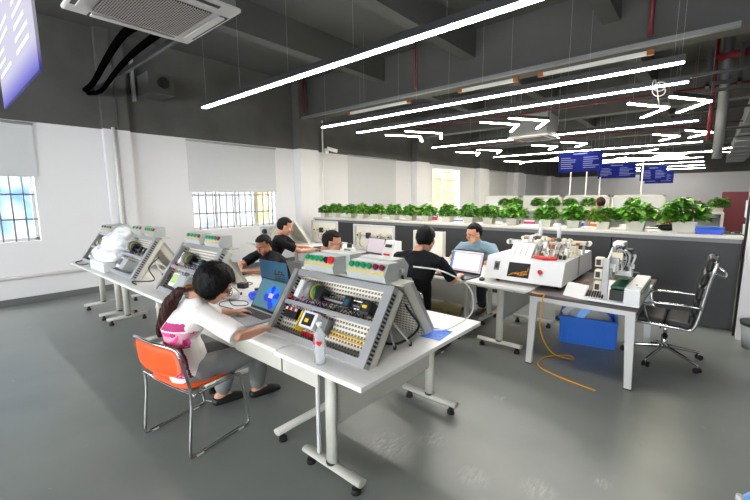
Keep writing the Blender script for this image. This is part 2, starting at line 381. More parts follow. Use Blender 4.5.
bl_l = [(2.07, 'pale roller blind half lowered over the barred window nearest the camera on the left'),
        (1.84, 'pale roller blind half lowered over the wide barred window behind the seated people'),
        (1.02, 'grey-white roller blind fully lowered between the white pillars above the plants'), None,
        (1.02, 'fully lowered roller blind just beyond the small unshaded yellow-lit window'),
        (1.02, 'farthest pale roller blind on the long wall near the far corner')]
for i, (wn, bl_) in enumerate(zip(wins, bl_l)):
    window(i+1, *wn, bl_, [(.5,), (.27, .5, .75), (.5,), (.45,), (.5,), (.5,)][i], None, bar=i < 2)
# outside the windows
def outside(y0, y1, z0, z1, m_, label, name='outside_wall', cat='building', x=-11.2):
    MB().box(-.1, .1, y0, y1, z0, z1).build(name, m_, None, label, cat=cat).location = (x, 0, 0)
outside(-2, 3, 0, 4, 'outside_blue', 'blue and white mottled hoarding seen through the barred window on the left', 'hoarding', 'hoarding')
outside(3.6, 6.95, 0, 4, 'outside_pale', 'pale wall outside seen low through the wide barred window')
outside(7.0, 8.4, 0, 4, 'outside_yellow', 'yellow-green facade seen at the right end of the wide barred window')
outside(16.5, 21.5, 0, 4, 'outside_yellow', 'warm yellow facade outside the unshaded window above the plants', 'facade')
# ceiling line between wall top stripes etc.
def tagged(mb, name, m_, label, cat, group=None): return mb.build(name, m_, None, label, cat=cat, group=group)
tagged(MB().cyl((WX+.03, -1, .45), (WX+.03, 2.2, .45), .028, seg=10), 'wall_conduit', 'white_cord', 'white conduit running low along the wall under the left window', 'pipe')
tagged(MB().tube([(WX+.16, 2.34, .0), (WX+.16, 2.34, 2.95)], .03, smooth=0), 'wall_pipe', 'white_cord', 'white vertical pipe in the corner beside the first pillar', 'pipe')
tagged(MB().tube([(WX+.135, 2.42, 0), (WX+.135, 2.42, 4.6)], .012, smooth=0), 'drain_pipe', 'wall_paint', 'thin painted pipe running up the first pillar beside the window wall corner', 'pipe')
tagged(MB().tube([(WX+.32, 7.15, 0), (WX+.32, 7.15, 3.7)], .02, smooth=0), 'wall_pipe', 'white_cord', 'thin white vertical pipe behind the security camera', 'pipe')

# ------------------------------------------------------------------ ceiling services
def linear_light(y, x0, x1, nseg, label, z=3.1, w=.068):
    r = empty('linear_light', (x0, y, z), label=label, cat='light', group='long linear lights hung from the ceiling'); L = x1-x0
    MB().box(0, L, -w/2-.006, w/2+.006, .012, .085).build('light_housing', 'dark', r)
    for i in range(nseg): MB().box(L*i/nseg+.010, L*(i+1)/nseg-.010, -w/2, w/2, 0, .02).build('diffuser', 'light_on', r)
    h = MB()
    for i in range(nseg+1): h.cyl((min(max(L*i/nseg, .1), L-.1), 0, .085), (min(max(L*i/nseg, .1), L-.1), 0, ZC-z), .0014, seg=5)
    h.each('hanging_wire', 'alu', r)
linear_light(3.06, -6.22, -.72, 5, 'long linear light nearest the camera, crossing the top of the picture')
linear_light(5.52, -6.18, -.33, 5, 'upper of the paired long linear lights in the middle')
linear_light(6.5, -6.12, -.33, 5, 'lower of the paired long linear lights in the middle')
linear_light(9.98, -6.35, -.30, 5, 'linear light passing just behind the boxed ceiling air conditioner')
linear_light(14.05, -6.25, -.29, 5, 'linear light just above the nearest blue hanging sign')
def rod(m_, p0, p1, w, z0, z1, inset=0):
    p0 = V(p0); p1 = V(p1); d = (p1-p0).normalized(); q = V((-d.y, d.x))*w
    m_.prism([tuple(p0-q), tuple(p1-q), tuple(p1+q), tuple(p0+q)], z0, z1, 'z')
def chevron(x, y, label, z=3.1, sy=.75, sx=.44, Yk=False):
    ww = .7 if Yk else 1
    r = empty('chevron_light', (x, y, z), label=label, cat='light', group='angled lights hung from the ceiling')
    segs = [((-sx, -sy), (0, 0)), ((0, 0), (-sx, sy))]
    if Yk: segs = [((-sx, -sy), (0, 0)), ((0, 0), (-sx, sy)), ((0, 0), (.9, 0)), ((.9, 0), (.9+sx, -sy)), ((.9, 0), (.9+sx, sy))]
    h = MB(); d = MB(); w_ = MB()
    for a, b in segs: rod(h, a, b, .034*ww, .014, .075); rod(d, a, b, .026*ww, 0, .02)
    for a, b in segs: w_.cyl((a[0]*.9, a[1]*.9, .07), (a[0]*.9, a[1]*.9, ZC-z), .0014, seg=5)
    h.build('light_housing', 'dark', r); d.build('diffuser', 'light_warm', r); w_.each('hanging_wire', 'alu', r)
for x, y, lb in [(-.66, 8.15, 'large arrow-shaped light second from the right pillar, near the front'), (-.13, 8.05, 'arrow-shaped light nearest the right pillar, with a coiled cable above'),
                 (-3.07, 8.0, 'left arrow-shaped light of the pair in front of the boxed air conditioner'), (-2.5, 7.98, 'right arrow-shaped light of the pair in front of the boxed air conditioner'),
                 (-5.42, 7.95, 'leftmost arrow-shaped light, above the lowered blind'), (-4.78, 7.85, 'arrow-shaped light beside the leftmost one, above the lowered blind')]:
    chevron(x, y, lb)
for x, y, lb in [(-6.0, 12.3, 'small arrow-shaped light above the yellow-lit window, left of its pair'), (-5.2, 12.2, 'small arrow-shaped light above the yellow-lit window, right of its pair'),
                 (-3.55, 12.3, 'small arrow-shaped light under the boxed air conditioner, left of its pair'), (-2.75, 12.2, 'small arrow-shaped light under the boxed air conditioner, right of its pair'),
                 (-.72, 12.3, 'arrow-shaped light in the second rank, left one near the right side'), (-.1, 12.1, 'arrow-shaped light in the second rank, right one near the right side')]:
    chevron(x, y, lb)
for i, (x, y) in enumerate([(-2.9, 16.2), (-1.15, 17.4), (-6.1, 17.0), (-4.1, 18.8), (-2.3, 18.9)]):
    chevron(x, y, 'branching double-ended light %s' % ['right of the blue sign, first of the far ranks', 'farthest right of the first far rank', 'left of the nearest blue sign in the far hall', 'in the second far rank beside the red locker side', 'rightmost in the second far rank'][i], Yk=True, sy=.9, sx=.6)
for i, y in enumerate((20.0, 22.6, 25.4, 28.3)):
    linear_light(y, -4.9+.25*i, -.35, 3, ['far linear light, nearest of the last four rows', 'far linear light, second of the last four rows', 'far linear light, third of the last four rows', 'farthest linear light by the far wall'][i], w=.03)
# cassette air conditioners
def cassette(loc, label, rz=0, boxz=.3):
    r = empty('ceiling_air_conditioner', loc, rz, label=label, cat='air conditioner'); s = .452
    MB().box(-s, s, -s, s, 0, .035, .02).build('fascia', 'ac_white', r)
    MB().box(-.3, .3, -.3, .3, -.012, 0, .004).build('return_grille', 'ac_grille', r)
    for a in range(4):
        m_ = M.Rotation(a*PI/2, 4, 'Z')
        MB(m_).box(-.3, .3, .36, .43, -.003, .002, .002).build('air_slot', 'dark', r)
        MB(m_).box(-.29, .29, .345, .40, -.016, -.004, .002).build('louvre', 'ac_white', r)
    MB().box(-.42, .42, -.42, .42, .035, boxz).build('casing', 'duct', r)
    h = MB()
    for a in (-1, 1):
        for b in (-1, 1): h.cyl((a*.45, b*.3, boxz*.6), (a*.45, b*.3, ZC-loc[2]), .005, seg=6)
    h.each('threaded_rod', 'alu', r)
cassette((-3.2, 1.24, 3.05), 'large white cassette air conditioner with perforated grille at the top left')
cassette((-3.3, 9.6, 3.02), 'smaller looking white cassette air conditioner with grey box, mid ceiling', boxz=.5)
cassette((-4.2, 17.8, 3.1), 'distant cassette air conditioner behind the nearest blue sign', boxz=.5)
t_ = empty('refrigerant_pipe', (0, 0, 0), label='black insulated pipes from wall to the near air conditioner', cat='pipe')
MB().tube([(WX+.02, 2.02, 3.55), (-7.6, 1.97, 3.53), (-6.2, 1.78, 3.52), (-4.9, 1.6, 3.45), (-3.74, 1.45, 3.22)], .042, 10).build('pipe', 'insulation', t_)
MB().tube([(WX+.02, 2.06, 3.5), (-7.6, 2.06, 3.42), (-6.2, 1.9, 3.42), (-4.9, 1.7, 3.3), (-3.74, 1.58, 3.2)], .034, 10).build('pipe', 'insulation', t_)
tagged(MB().box(-7.9, -3.75, 2.05, 2.09, 3.46, 3.52), 'strut_rail', 'dark', 'thin metal rail under the black pipes at the left', 'rail')
r = empty('vent_fan_box', (-8.0, 3.05, 3.57), label='grey wall-mounted box with round black opening, upper left', cat='fan')
MB().box(-.3, .28, -.23, .23, 0, .36, .01).build('casing', 'ceil_grey', r); MB().cyl((.27, .03, .2), (.3, .03, .2), .10, seg=24).build('fan_opening', 'black', r)
MB().cyl((.29, .03, .2), (.305, .03, .2), .03, seg=12).build('fan_hub', 'dark', r); MB().box(-.28, -.2, -.33, -.28, -.1, .7).build('bracket', 'alu', r)
# cable tray with tube light strips
r = empty('cable_tray', (0, 6.55, 3.66), label='long grey cable tray running across under the cross beam', cat='cable tray')
MB().box(-8.1, .1, -.04, .04, 0, .04).box(-8.1, .1, -.045, -.04, 0, .055).build('tray_channel', 'duct', r)
for a, b in ((-6.4, -4.7), (-3.6, -2.55), (-2.2, -.75)): MB().box(a, b, -.04, .02, -.12, -.07).build('batten_tube', 'alu_light', r); MB().box(b-.06, b+.02, -.045, .025, -.125, -.06).box(a-.02, a+.06, -.045, .025, -.125, -.06).each('end_cap', 'copper', r)
for x, lb in ((-7.88, 'dark red vertical pipe at the left end of the cable tray'), (-4.5, 'dark red vertical pipe above the middle lights'), (-.78, 'dark red vertical pipe at the right end of the cable tray')):
    tagged(MB().cyl((x, 6.45, 3.75), (x, 6.45, ZC), .03, seg=10), 'sprinkler_pipe', 'red_pipe', lb, 'pipe', 'dark red drop pipes')
for y, x0, x1, z, lb in ((9.2, -7.5, 1.5, 3.55, 'long dark red horizontal pipe behind the paired lights'), (13.6, -7.5, 1.5, 3.5, 'farther dark red horizontal pipe beyond the boxed air conditioner')):
    tagged(MB().cyl((x0, y, z), (x1, y, z), .018, seg=8), 'sprinkler_pipe', 'red_pipe', lb, 'pipe')
r = empty('duct_pipe', (.02, 9, 0), label='thick grey vertical pipe with red riser beside the right pillar', cat='pipe')
MB().cyl((0, 0, 2.3), (0, 0, ZC), .07, seg=20).build('pipe', 'duct', r); MB().cyl((-.14, -.05, 2.6), (-.14, -.05, ZC), .03, seg=10).build('riser', 'red_pipe', r)
MB().cyl((-.15, -.02, 3.95), (1.5, -.02, 4.05), .07, seg=12).build('branch', 'red_pipe', r); MB().box(-.25, .2, -.16, -.13, 3.5, 3.56).box(-.25, -.2, -.16, .1, 3.5, 4.1).box(.15, .2, -.16, .1, 3.5, 4.1).each('hanger', 'dark', r)
r = empty('air_duct', (.45, 8.5, 3.35), label='flat grey air duct receding along the right side ceiling', cat='duct')
MB().box(0, .7, 0, 20, 0, .35).build('duct_body', 'duct', r)
fl_ = MB()
for q in range(10): fl_.box(-.02, .72, q*2-.03+.5, q*2+.03+.5, -.02, .37)
fl_.each('flange', 'alu', r)
for i, (y, z) in enumerate(((7.6, 3.4), (8.6, 3.35), (10.2, 3.3), (12.6, 3.2), (15, 3.25))):
    tagged(MB().box(-1.2+.2*i, 2.2, y, y+.05, z, z+.04), 'strut_rail', 'dark', 'thin dark ceiling rail, %s of the five beside the thick grey pipe' % ['nearest', 'second nearest', 'middle', 'fourth', 'farthest'][i], 'rail')
tagged(MB().tube([(-.62, 6.3, 3.1)]+[(-.62+.07*math.sin(a), 6.3, 2.98+.07*math.cos(a)+.01*a) for a in [i*.7 for i in range(18)]]+[(-.6, 6.32, 2.8)], .006, 6, 2), 'hanging_cable', 'white_cord', 'coiled white cable hanging under the long light at right', 'cable')
tagged(MB().tube([(-3.0, 3.6, 4.1), (-3.05, 3.4, 4.0), (-2.7, 3.2, 4.12), (-2.45, 2.9, 4.4), (-2.4, 2.8, 4.6)], .008, 6), 'hanging_cable', 'white_cord', 'white cable drooping from the near beam at top centre', 'cable')
r = empty('security_camera', (WX+.28, 7.3, 2.93), label='white bullet security camera on the pillar above the plants', cat='camera')
MB().box(0, .05, -.06, .06, -.06, .06, .01).cyl((.03, 0, 0), (.14, 0, .05), .02).build('bracket', 'label_white', r); MB().cyl((.1, -.05, .06), (.3, .15, -.02), .05, seg=14).build('camera_body', 'label_white', r); MB().cyl((.299, .149, -.02), (.31, .16, -.025), .04, seg=14).build('lens', 'black', r)
# hanging signs
def sign(loc, w, h, label, m_='sign_blue', lines=6, seed=1, glow=False):
    r = empty('hanging_sign', loc, label=label, cat='sign')
    MB().box(-w/2, w/2, 0, .012, 0, h).build('sign_board', m_, r)
    q = random.Random(seed); tx = 'sign_text'
    b = MB().box(-.16*w, .16*w, -.002, 0, h*.86, h*.92)
    for c in (-.27, .25):
        for i in range(lines): L = w*(.1+.09*q.random()); b.box(c*w-w*.17, c*w-w*.17+2*L, -.002, 0, h*(.7-.1*i)-h*.018, h*(.7-.1*i)+h*.018)
    b.build('lettering', 'label_white' if glow else tx, r)
    MB().cyl((-w*.4, .015, h), (-w*.4, .015, ZC-loc[2]), .003, seg=5).cyl((w*.4, .015, h), (w*.4, .015, ZC-loc[2]), .003, seg=5).each('hanging_wire', 'alu', r)
sign((-3.04, .42, 2.3), 1.22, .62, 'glossy lavender hanging sign cut off at the top left corner', 'sign_lavender_glare', 5, 2, True)
sign((-2.98, 12.6, 2.36), 1.16, .58, 'largest blue hanging sign, nearest of the four over the far hall')
sign((-2.1*16.2/13, 16.2, 2.27), 1.15, .5, 'second blue hanging sign, just right of the nearest one', seed=3)
sign((-1.75, 18.4, 2.2), .85, .55, 'third blue hanging sign, small one overlapping the second', seed=5)
sign((-1.75, 20.6, 2.15), 1.0, .5, 'lowest and farthest blue hanging sign', seed=6)
for i, (x, y, z0, z1) in enumerate(((-3.35, 13.2, 1.6, 2.34), (-2.95, 13.4, 1.7, 2.3), (-2.5, 13.0, 1.55, 2.1), (-1.55, 13.6, 1.7, 2.5))):
    tagged(MB().cyl((x, y, 0), (x, y, z1+.1), .018, seg=8), 'cable_pole', 'label_white', 'slim white vertical pole in the far hall, %s' % ['leftmost under the nearest blue sign', 'second under the nearest blue sign', 'between the first and second blue signs', 'below the farthest blue sign'][i], 'pole')

# ------------------------------------------------------------------ partition counter and plants
r = empty('partition_counter', (-3.8, 6.36, 0), label='long dark grey partition counter with pale top carrying the plants', cat='counter')
for a, b in ((-3.68, -.1), (-.085, 2.77), (2.785, 4.13)):
    MB().box(a, b, 0, .05, .03, 1.15).build('partition_panel', 'grey_dark_part', r)
MB().box(-3.68, 4.13, -.012, 0, 1.10, 1.15).build('top_rail', 'duct', r)
MB().box(-3.70, 4.14, -.03, .6, 1.15, 1.19, .005).build('countertop', 'counter_top', r)
MB().box(-3.68, 4.12, .05, .55, .0, .05).box(-3.68, 4.12, .5, .55, .05, 1.15).box(4.08, 4.13, .05, .5, .05, 1.15).box(-3.68, -3.63, .05, .5, .05, 1.15).build('back_panel', 'dark', r)
def foliage(seed, R_, H_, nleaf):
    q = random.Random(seed); b = MB()
    for i in range(nleaf):
        a = q.random()*2*PI; th = math.acos(1-1.35*q.random()); k_ = q.uniform(.62, 1.04); rr = R_*math.sin(th)*k_*(1+.12*math.sin(3*a+seed)); h = .07+H_*math.cos(th)*k_*(.62+.1*math.sin(2*a+seed))
        c = V((rr*math.cos(a), rr*math.sin(a), h)); L = .042+.03*q.random(); Wd = L*.42
        d = V((math.cos(a+q.uniform(-.7, .7)), math.sin(a+q.uniform(-.7, .7)), q.uniform(-.5, .55))).normalized(); s_ = d.cross(V((q.uniform(-.3, .3), q.uniform(-.3, .3), 1))).normalized(); n_ = s_.cross(d)
        P_ = [c-d*L*.5, c-d*L*.2+s_*Wd+n_*.006, c+d*L*.25+s_*Wd*.75+n_*.004, c+d*L*.75-n_*.014, c+d*L*.25-s_*Wd*.75+n_*.004, c-d*L*.2-s_*Wd+n_*.006, c-n_*.004]
        b.cur = 1 if q.random() < .45 else 0
        b.add(P_, [(0, 1, 6), (1, 2, 6), (2, 3, 6), (3, 4, 6), (4, 5, 6), (5, 0, 6)], True)
    b.cur = 0
    for i in range(26):
        a = q.random()*2*PI; rr = R_*q.uniform(.2, .9); e = V((rr*math.cos(a), rr*math.sin(a), H_*q.uniform(.2, .8)))
        b.tube([(0, 0, -.01), (e.x*.4, e.y*.4, e.z*.8), e], .0025, 4, 3)
    return b.mesh('foliage')
fol = []
for s_ in range(4):
    me = foliage(s_+3, .165+.01*s_, .285, 430); me.materials.append(MT['leaf']); me.materials.append(MT['leaf_light']); fol.append(me)
potm = MB().prism([(-.07, 0), (.07, 0), (.082, .115), (-.082, .115)], -.075, .075, 'y').box(-.088, .088, -.08, .08, .10, .12).mesh('plant_pot'); potm.materials.append(MT['pot'])
soilm = MB().box(-.08, .08, -.072, .072, .112, .124).mesh('soil'); soilm.materials.append(MT['soil'])
def plant(loc, sc, i, label, group):
    r = empty('potted_plant', loc, i*1.3, label=label, cat='plant', group=group); r.scale = (sc*1.1, sc*1.1, sc*(.98 if sc < 1.2 else .88)); r.rotation_euler = (0, 0, 0)
    for nm, me, z in (('plant_pot', potm, 0), ('soil', soilm, 0), ('foliage', fol[i % 4], .11)):
        o = bpy.data.objects.new(nm, me); col.objects.link(o); o.parent = r; o.location = (0, 0, z); o.rotation_euler = (0, 0, i*1.7 if nm == 'foliage' else 0)
px = [(-7.39, 0.85), (-6.99, 0.95), (-6.47, 0.95), (-6.08, 0.95), (-5.64, 0.95), (-5.16, 0.95), (-4.72, 0.95), (-4.32, 0.95), (-3.84, 1), (-3.37, 1), (-2.99, 1), (-2.56, 1), (-2, 0.98), (-1.59, 1), (-1.18, 0.95), (-0.78, 1.28), (-0.24, 1.42)]
pl = ['potted plant at the far left end of the counter', 'second potted plant from the left end of the counter', 'third potted plant from the left end, left of the lowered blind', 'potted plant on the counter under the left edge of the lowered blind', 'potted plant on the counter under the right half of the lowered blind',
      'potted plant directly above the cream training station', 'potted plant in front of the white pillar left of the yellow window', 'potted plant just left of the yellow-lit window', 'potted plant under the yellow-lit window', 'potted plant directly right of the yellow-lit window', 'potted plant above the head of the man in blue',
      'potted plant just right of the man in blue', 'potted plant behind the clear tubes of the white machine', 'potted plant behind the right end of the white machine', 'small potted plant beside a person in the far hall', 'very bushy plant left of the half-hidden face', 'largest bushy plant, left of the blue tray on the counter']
for i, ((x, sc), lb) in enumerate(zip(px, pl)): plant((x, 6.62, 1.19), sc, i, lb, 'plants along the partition counter')
r = empty('blue_tray', (.02, 6.5, 1.19), label='small bright blue plastic tray at the right end of the counter', cat='tray')
MB().box(-.13, .13, -.08, .08, 0, .006).box(-.13, .13, -.08, -.074, 0, .055).box(-.13, .13, .074, .08, 0, .055).box(-.13, -.124, -.08, .08, 0, .055).box(.124, .13, -.08, .08, 0, .055).build('tray_body', 'blue_tray', r); MB().box(-.14, .14, -.09, -.08, .045, .058).build('tray_rim', 'blue_tray', r)
r = empty('circuit_board', (.24, 6.6, 1.19), .2, label='circuit board lying beside the small blue tray', cat='circuit board')
MB().box(-.1, .1, -.07, .07, .004, .012).build('board', 'pcb', r); MB().box(-.08, -.02, -.04, .03, .012, .03).box(.02, .07, -.03, .0, .012, .04).each('component', 'dark', r)
r = empty('magazine', (-.43, 6.52, 1.19), .1, label='flat white booklet on the counter by the half-hidden face', cat='booklet'); MB().box(-.13, .13, -.07, .07, 0, .012).build('pages', 'label_white', r)
r = empty('black_bag', (-.43, 6.7, 1.19), label='black rounded object behind the white booklet', cat='bag'); MB().ell((0, 0, .05), (.1, .07, .05)).build('bag_body', 'black', r); MB().tube([(-.05, 0, .09), (0, 0, .12), (.05, 0, .09)], .006).build('handle', 'black', r)

# ---- far hall: low shelf units, second row of plants, red locker, worktop
for i, (xa, xb) in enumerate([(-5.6, -4.45), (-4.4, -3.25), (-3.2, -2.05), (-2.0, -.85)]):
    r = empty('desk_screen', (xa, 12.0, 0), label=['cream framed desk screen in the far hall, leftmost', 'cream framed desk screen in the far hall, second from the left', 'cream framed desk screen in the far hall, second from the right', 'cream framed desk screen in the far hall, rightmost'][i], cat='screen', group='desk screens in the far hall'); W = xb-xa
    MB().box(0, .05, 0, .05, 0, 1.68).box(W-.05, W, 0, .05, 0, 1.68).box(0, W, 0, .05, 1.63, 1.68).box(.05, W-.05, 0, .05, 1.30, 1.34).build('screen_frame', 'beige', r)
    MB().box(.05, W-.05, .02, .03, .7, 1.63).build('screen_panel', 'blind', r)
    MB().box(0, W, -.7, -.01, 1.24, 1.28).box(0, .04, -.7, -.01, 0, 1.24).box(W-.04, W, -.7, -.01, 0, 1.24).build('worktop', 'counter_top', r)
for i, x in enumerate((-4.74, -4.4, -3.77, -3.33, -2.9, -2.44, -1.45, -.5, .15)):
    r = plant((x, 11.55, 1.28), .95, i+2, 'smaller distant potted plant in the far hall, %s' % ['leftmost', 'second from the left', 'third from the left', 'under the nearest blue sign', 'under the gap between signs', 'right of the brown-haired head', 'above the small counter plant', 'between the two bushiest plants', 'rightmost near the red cabinet'][i], 'distant plants in the far hall')
r = empty('far_shelf', (-.9, 11.2, 0), label='pale worktop shelf at the right of the far hall', cat='shelf')
MB().box(0, 1.15, 0, .8, 1.25, 1.28).box(0, .05, 0, .8, 0, 1.25).box(1.1, 1.15, 0, .8, 0, 1.25).box(.05, 1.1, .74, .78, 0, 1.25).build('shelf_board', 'counter_top', r); MB().box(.1, 1.05, .02, .04, .1, .5).build('drawer_front', 'beige', r)
r = empty('blue_crate', (-.05, 10.6, 0), label='blue storage bin behind the counter near the red cabinet', cat='crate'); MB().box(-.3, .3, -.2, .2, 0, 1.0, .01).build('crate_body', 'blue_bin', r); MB().box(-.32, .32, -.22, .22, .96, 1.01).build('crate_rim', 'blue_bin', r)
r = empty('red_cabinet', (.46, 13.4, 0), label='dark red cabinet at the far right behind the counter', cat='cabinet'); MB().box(-.24, .3, 0, .4, 0, 1.74, .01).build('cabinet_body', 'red_pipe', r); MB().box(-.2, .26, -.015, 0, .08, 1.66).build('door', 'red_pipe', r).location = (0, 0, 0); MB().cyl((.2, -.03, .85), (.2, -.03, .95), .01).build('handle', 'chrome', r)
q_ = random.Random(4)
for i in range(16):
    x = -6.6+i*.42; m_ = ['orange_fruit', 'label_white', 'dark', 'purple_pattern', 'cream', 'blue_tray'][i % 6]; h = q_.uniform(.08, .2)
    r = empty('desk_box', (x, 8.1+q_.random()*.5, 0.98), label='small %s box on the hidden bench behind the counter, %s' % (['orange', 'white', 'dark', 'purple', 'cream', 'blue'][i % 6], ['far left group', 'left of centre group', 'right group'][min(2, i//6)]), cat='box', group='clutter behind the counter %d' % (i//6+1))
    MB().box(-.1, .1, -.06, .06, 0, h, .005).build('box_body', m_, r); MB().box(-.105, .105, -.065, .065, h, h+.01).build('lid', 'label_white', r)
r = empty('bench', (-3.5, 8.3, 0), label='pale bench behind the plant counter', cat='table'); MB().box(-3.6, 3.6, -.35, .5, .94, .98).build('tabletop', 'counter_top', r)
for x in (-3.5, -1.2, 1.2, 3.5): MB().box(x-.03, x+.03, -.3, .4, 0, .94).build('leg', 'desk_metal', r)
for i, x in enumerate((-.3, -.18, .05)):
    r = empty('bottle', (x, 11.5, 1.28), label='small bottle on the far right shelf, %s' % ['leftmost', 'middle', 'beside the far right plant'][i], cat='bottle'); MB().cyl((0, 0, 0), (0, 0, .22), .035, seg=10).cyl((0, 0, .22), (0, 0, .27), .03, .012, seg=10).build('bottle_body', ['copper', 'red', 'cream'][i], r); MB().cyl((0, 0, .27), (0, 0, .3), .014, seg=8).build('cap', 'label_white', r)
# ------------------------------------------------------------------ work tables
def t_table(x0, x1, y0, y1, along, label, panel=True, foot=.5, h=.75, name='work_table', inset=.13):
    # along 'x' or 'y': the long direction. T legs near both ends, feet across
    cx, cy = (x0+x1)/2, (y0+y1)/2; L, W = (x1-x0, y1-y0) if along == 'x' else (y1-y0, x1-x0)
    r = empty(name, (cx, cy, 0), 0 if along == 'x' else PI/2, label=label, cat='table', group='white work tables')
    MB().box(-L/2+.001, L/2-.001, -W/2+.001, W/2-.001, h-.028, h, .003).build('tabletop', 'white_laminate', r)
    MB().box(-L/2+.08, L/2-.08, -.16, -.12, h-.07, h-.029).box(-L/2+.08, L/2-.08, .12, .16, h-.07, h-.029).each('under_rail', 'desk_metal', r)
    for s in (-1, 1):
        x = s*(L/2-inset)
        MB().loft([((x, 0, .09), .028, .04), ((x, 0, h-.07), .028, .04)], side=(1, 0, 0), round_=False).build('leg', 'desk_metal', r)
        MB().box(x-.03, x+.03, -W/2+.1, W/2-.1, h-.07, h-.03).build('leg_bracket', 'desk_metal', r)
        ft = MB().loft([((x, -foot/2, .082), .035, .022), ((x, foot/2, .082), .035, .022)], side=(1, 0, 0), round_=False).build('foot_bar', 'desk_metal', r)
        MB().cyl((x, 0, .095), (x, 0, .108), .038).build('collar', 'black', ft)
        for q in (-1, 1):
            MB().cyl((x, q*(foot/2-.05), 0), (x, q*(foot/2-.05), .03), .03, .026).build('levelling_foot', 'rubber', ft)
            MB().cyl((x, q*(foot/2-.05), .03), (x, q*(foot/2-.05), .065), .016).build('foot_stem', 'rubber', ft)
    if panel: MB().box(-L/2+inset+.03, L/2-inset-.03, -.01, .01, .33, h-.07).build('modesty_panel', 'desk_metal', r)
    return r
ta = t_table(-1.98, -1.24, 1.32, 2.66, 'y', 'white work table at the near right end of the front row, under the water bottle')
MB().box(-.61, -.595, .03, .369, .59, .72).build('front_apron', 'desk_metal', ta); MB().box(-.56, -.545, .09, .115, .12, .60).build('end_strip', 'alu_light', ta)
tb = t_table(-3.32, -1.99, 1.34, 2.66, 'x', 'white work table with a front apron, in front of the woman in white', False, foot=1.16, inset=.15)
MB().box(-.64, .66, -.62, -.605, .59, .72).build('front_apron', 'desk_metal', tb)
t_table(-4.65, -3.33, 1.34, 2.66, 'x', 'white work table under the training rig with the green display', False, foot=1.16)
t_table(-6.1, -4.66, 1.34, 2.0, 'x', 'white work table under the middle training rig of the left row', False)
t_table(-7.28, -6.11, 1.34, 2.0, 'x', 'white work table at the far left end holding the plastic bag', False, inset=.2)
t_table(-7.28, -6.0, 2.01, 2.66, 'x', 'white work table behind the far left table, nearest the wall', False)
t_table(-5.98, -4.66, 2.01, 2.66, 'x', 'white work table behind the middle rig of the left row', False)
# second row
t_table(-2.02, -1.28, 3.88, 5.22, 'y', 'white work table under the left half of the white machine')
te = t_table(-3.36, -2.03, 3.88, 4.54, 'x', 'white work table with the dark laptop of the man in the khaki trousers', False)
MB().box(-.6, .6, .1, .12, .3, .70).build('front_apron', 'desk_metal', te)
t_table(-3.36, -2.03, 4.55, 5.21, 'x', 'white work table in front of the man in the blue shirt', False)
t_table(-4.75, -3.42, 4.55, 5.3, 'x', 'white work table carrying the wide framed training station', False)
t_table(-6.1, -4.77, 4.7, 5.5, 'x', 'white work table carrying the narrower framed training station', False)
t_table(-7.45, -6.12, 4.4, 5.2, 'x', 'white work table near the wall under the triangular frame', False)
# dark desk with a white loop frame
r = empty('dark_desk', (-.84, 4.52, 0), label='dark-topped desk on a white metal frame at the right', cat='table')
MB().box(-.45, .46, -.74, .75, .72, .75, .003).build('desktop', 'wood_dark', r)
for s in (-1, 1):
    MB().box(-.44, .44, s*.66-.03, s*.66+.03, .665, .719).build('cross_rail', 'alu_light', r)
    for q in (-1, 1):
        l_ = MB().prism([(q*.44, .665), (q*.365, .665), (q*.40, .012), (q*.455, .012)], s*.66-.02, s*.66+.02, 'y').build('leg', 'alu_light', r)
        MB().box(q*.427-.03, q*.427+.03, s*.66-.022, s*.66+.022, 0, .012).build('foot_pad', 'black', l_)
MB().box(-.05, .05, -.63, .63, .68, .719).build('long_rail', 'alu_light', r)

# ------------------------------------------------------------------ training rigs (A-frames)
CY, SY = .564, .826
PM = frame4((0, 0, .02), (1, 0, 0), (0, CY, SY), (0, -SY, CY))      # u along x, v up the slope, w outwards
def buttonbox(par, x0, x1, cols, m_face='grey_box', empty_face=False, off=(0, 0, 0)):
    b = empty('button_box', off); b.parent = par
    MB().prism([(.285, .43), (.27, .475), (.315, .545), (.41, .545), (.41, .43)], x0, x1, 'x').build('box_shell', m_face, b)
    if not empty_face:
        o = V((0, .25, .52)); d = V((0, .06, .055)).normalized(); nrm = V((0, -.07, .045)).normalized(); k = len(cols)
        base = V((0, .265, .475)); fd = V((0, -.03, .09)).normalized(); fn = V((0, -.09, -.03)).normalized()
        for i, c in enumerate(cols):
            x = x0+(x1-x0)*(.1+.8*i/(k-1)); p = V((x, .2975, .518)); rr = .019 if c != 'big' else .028
            MB().cyl(p-nrm*.004, p+nrm*.006, rr+.004, seg=14).build('bezel', 'dark' if c == 'black' else 'alu', b)
            MB().cyl(p+nrm*.006, p+nrm*.022, rr, rr*.9, seg=14).build('push_button', {'g': 'green_btn', 'r': 'dkred_btn', 'big': 'red', 'black': 'black'}[c], b)
            q = V((x, .2775, .487)); MB(frame4(q, (1, 0, 0), (0, .541, .841), (0, -.841, .541))).box(-.02, .02, -.006, .006, 0, .003).build('button_label', 'yellow', b)
    return b
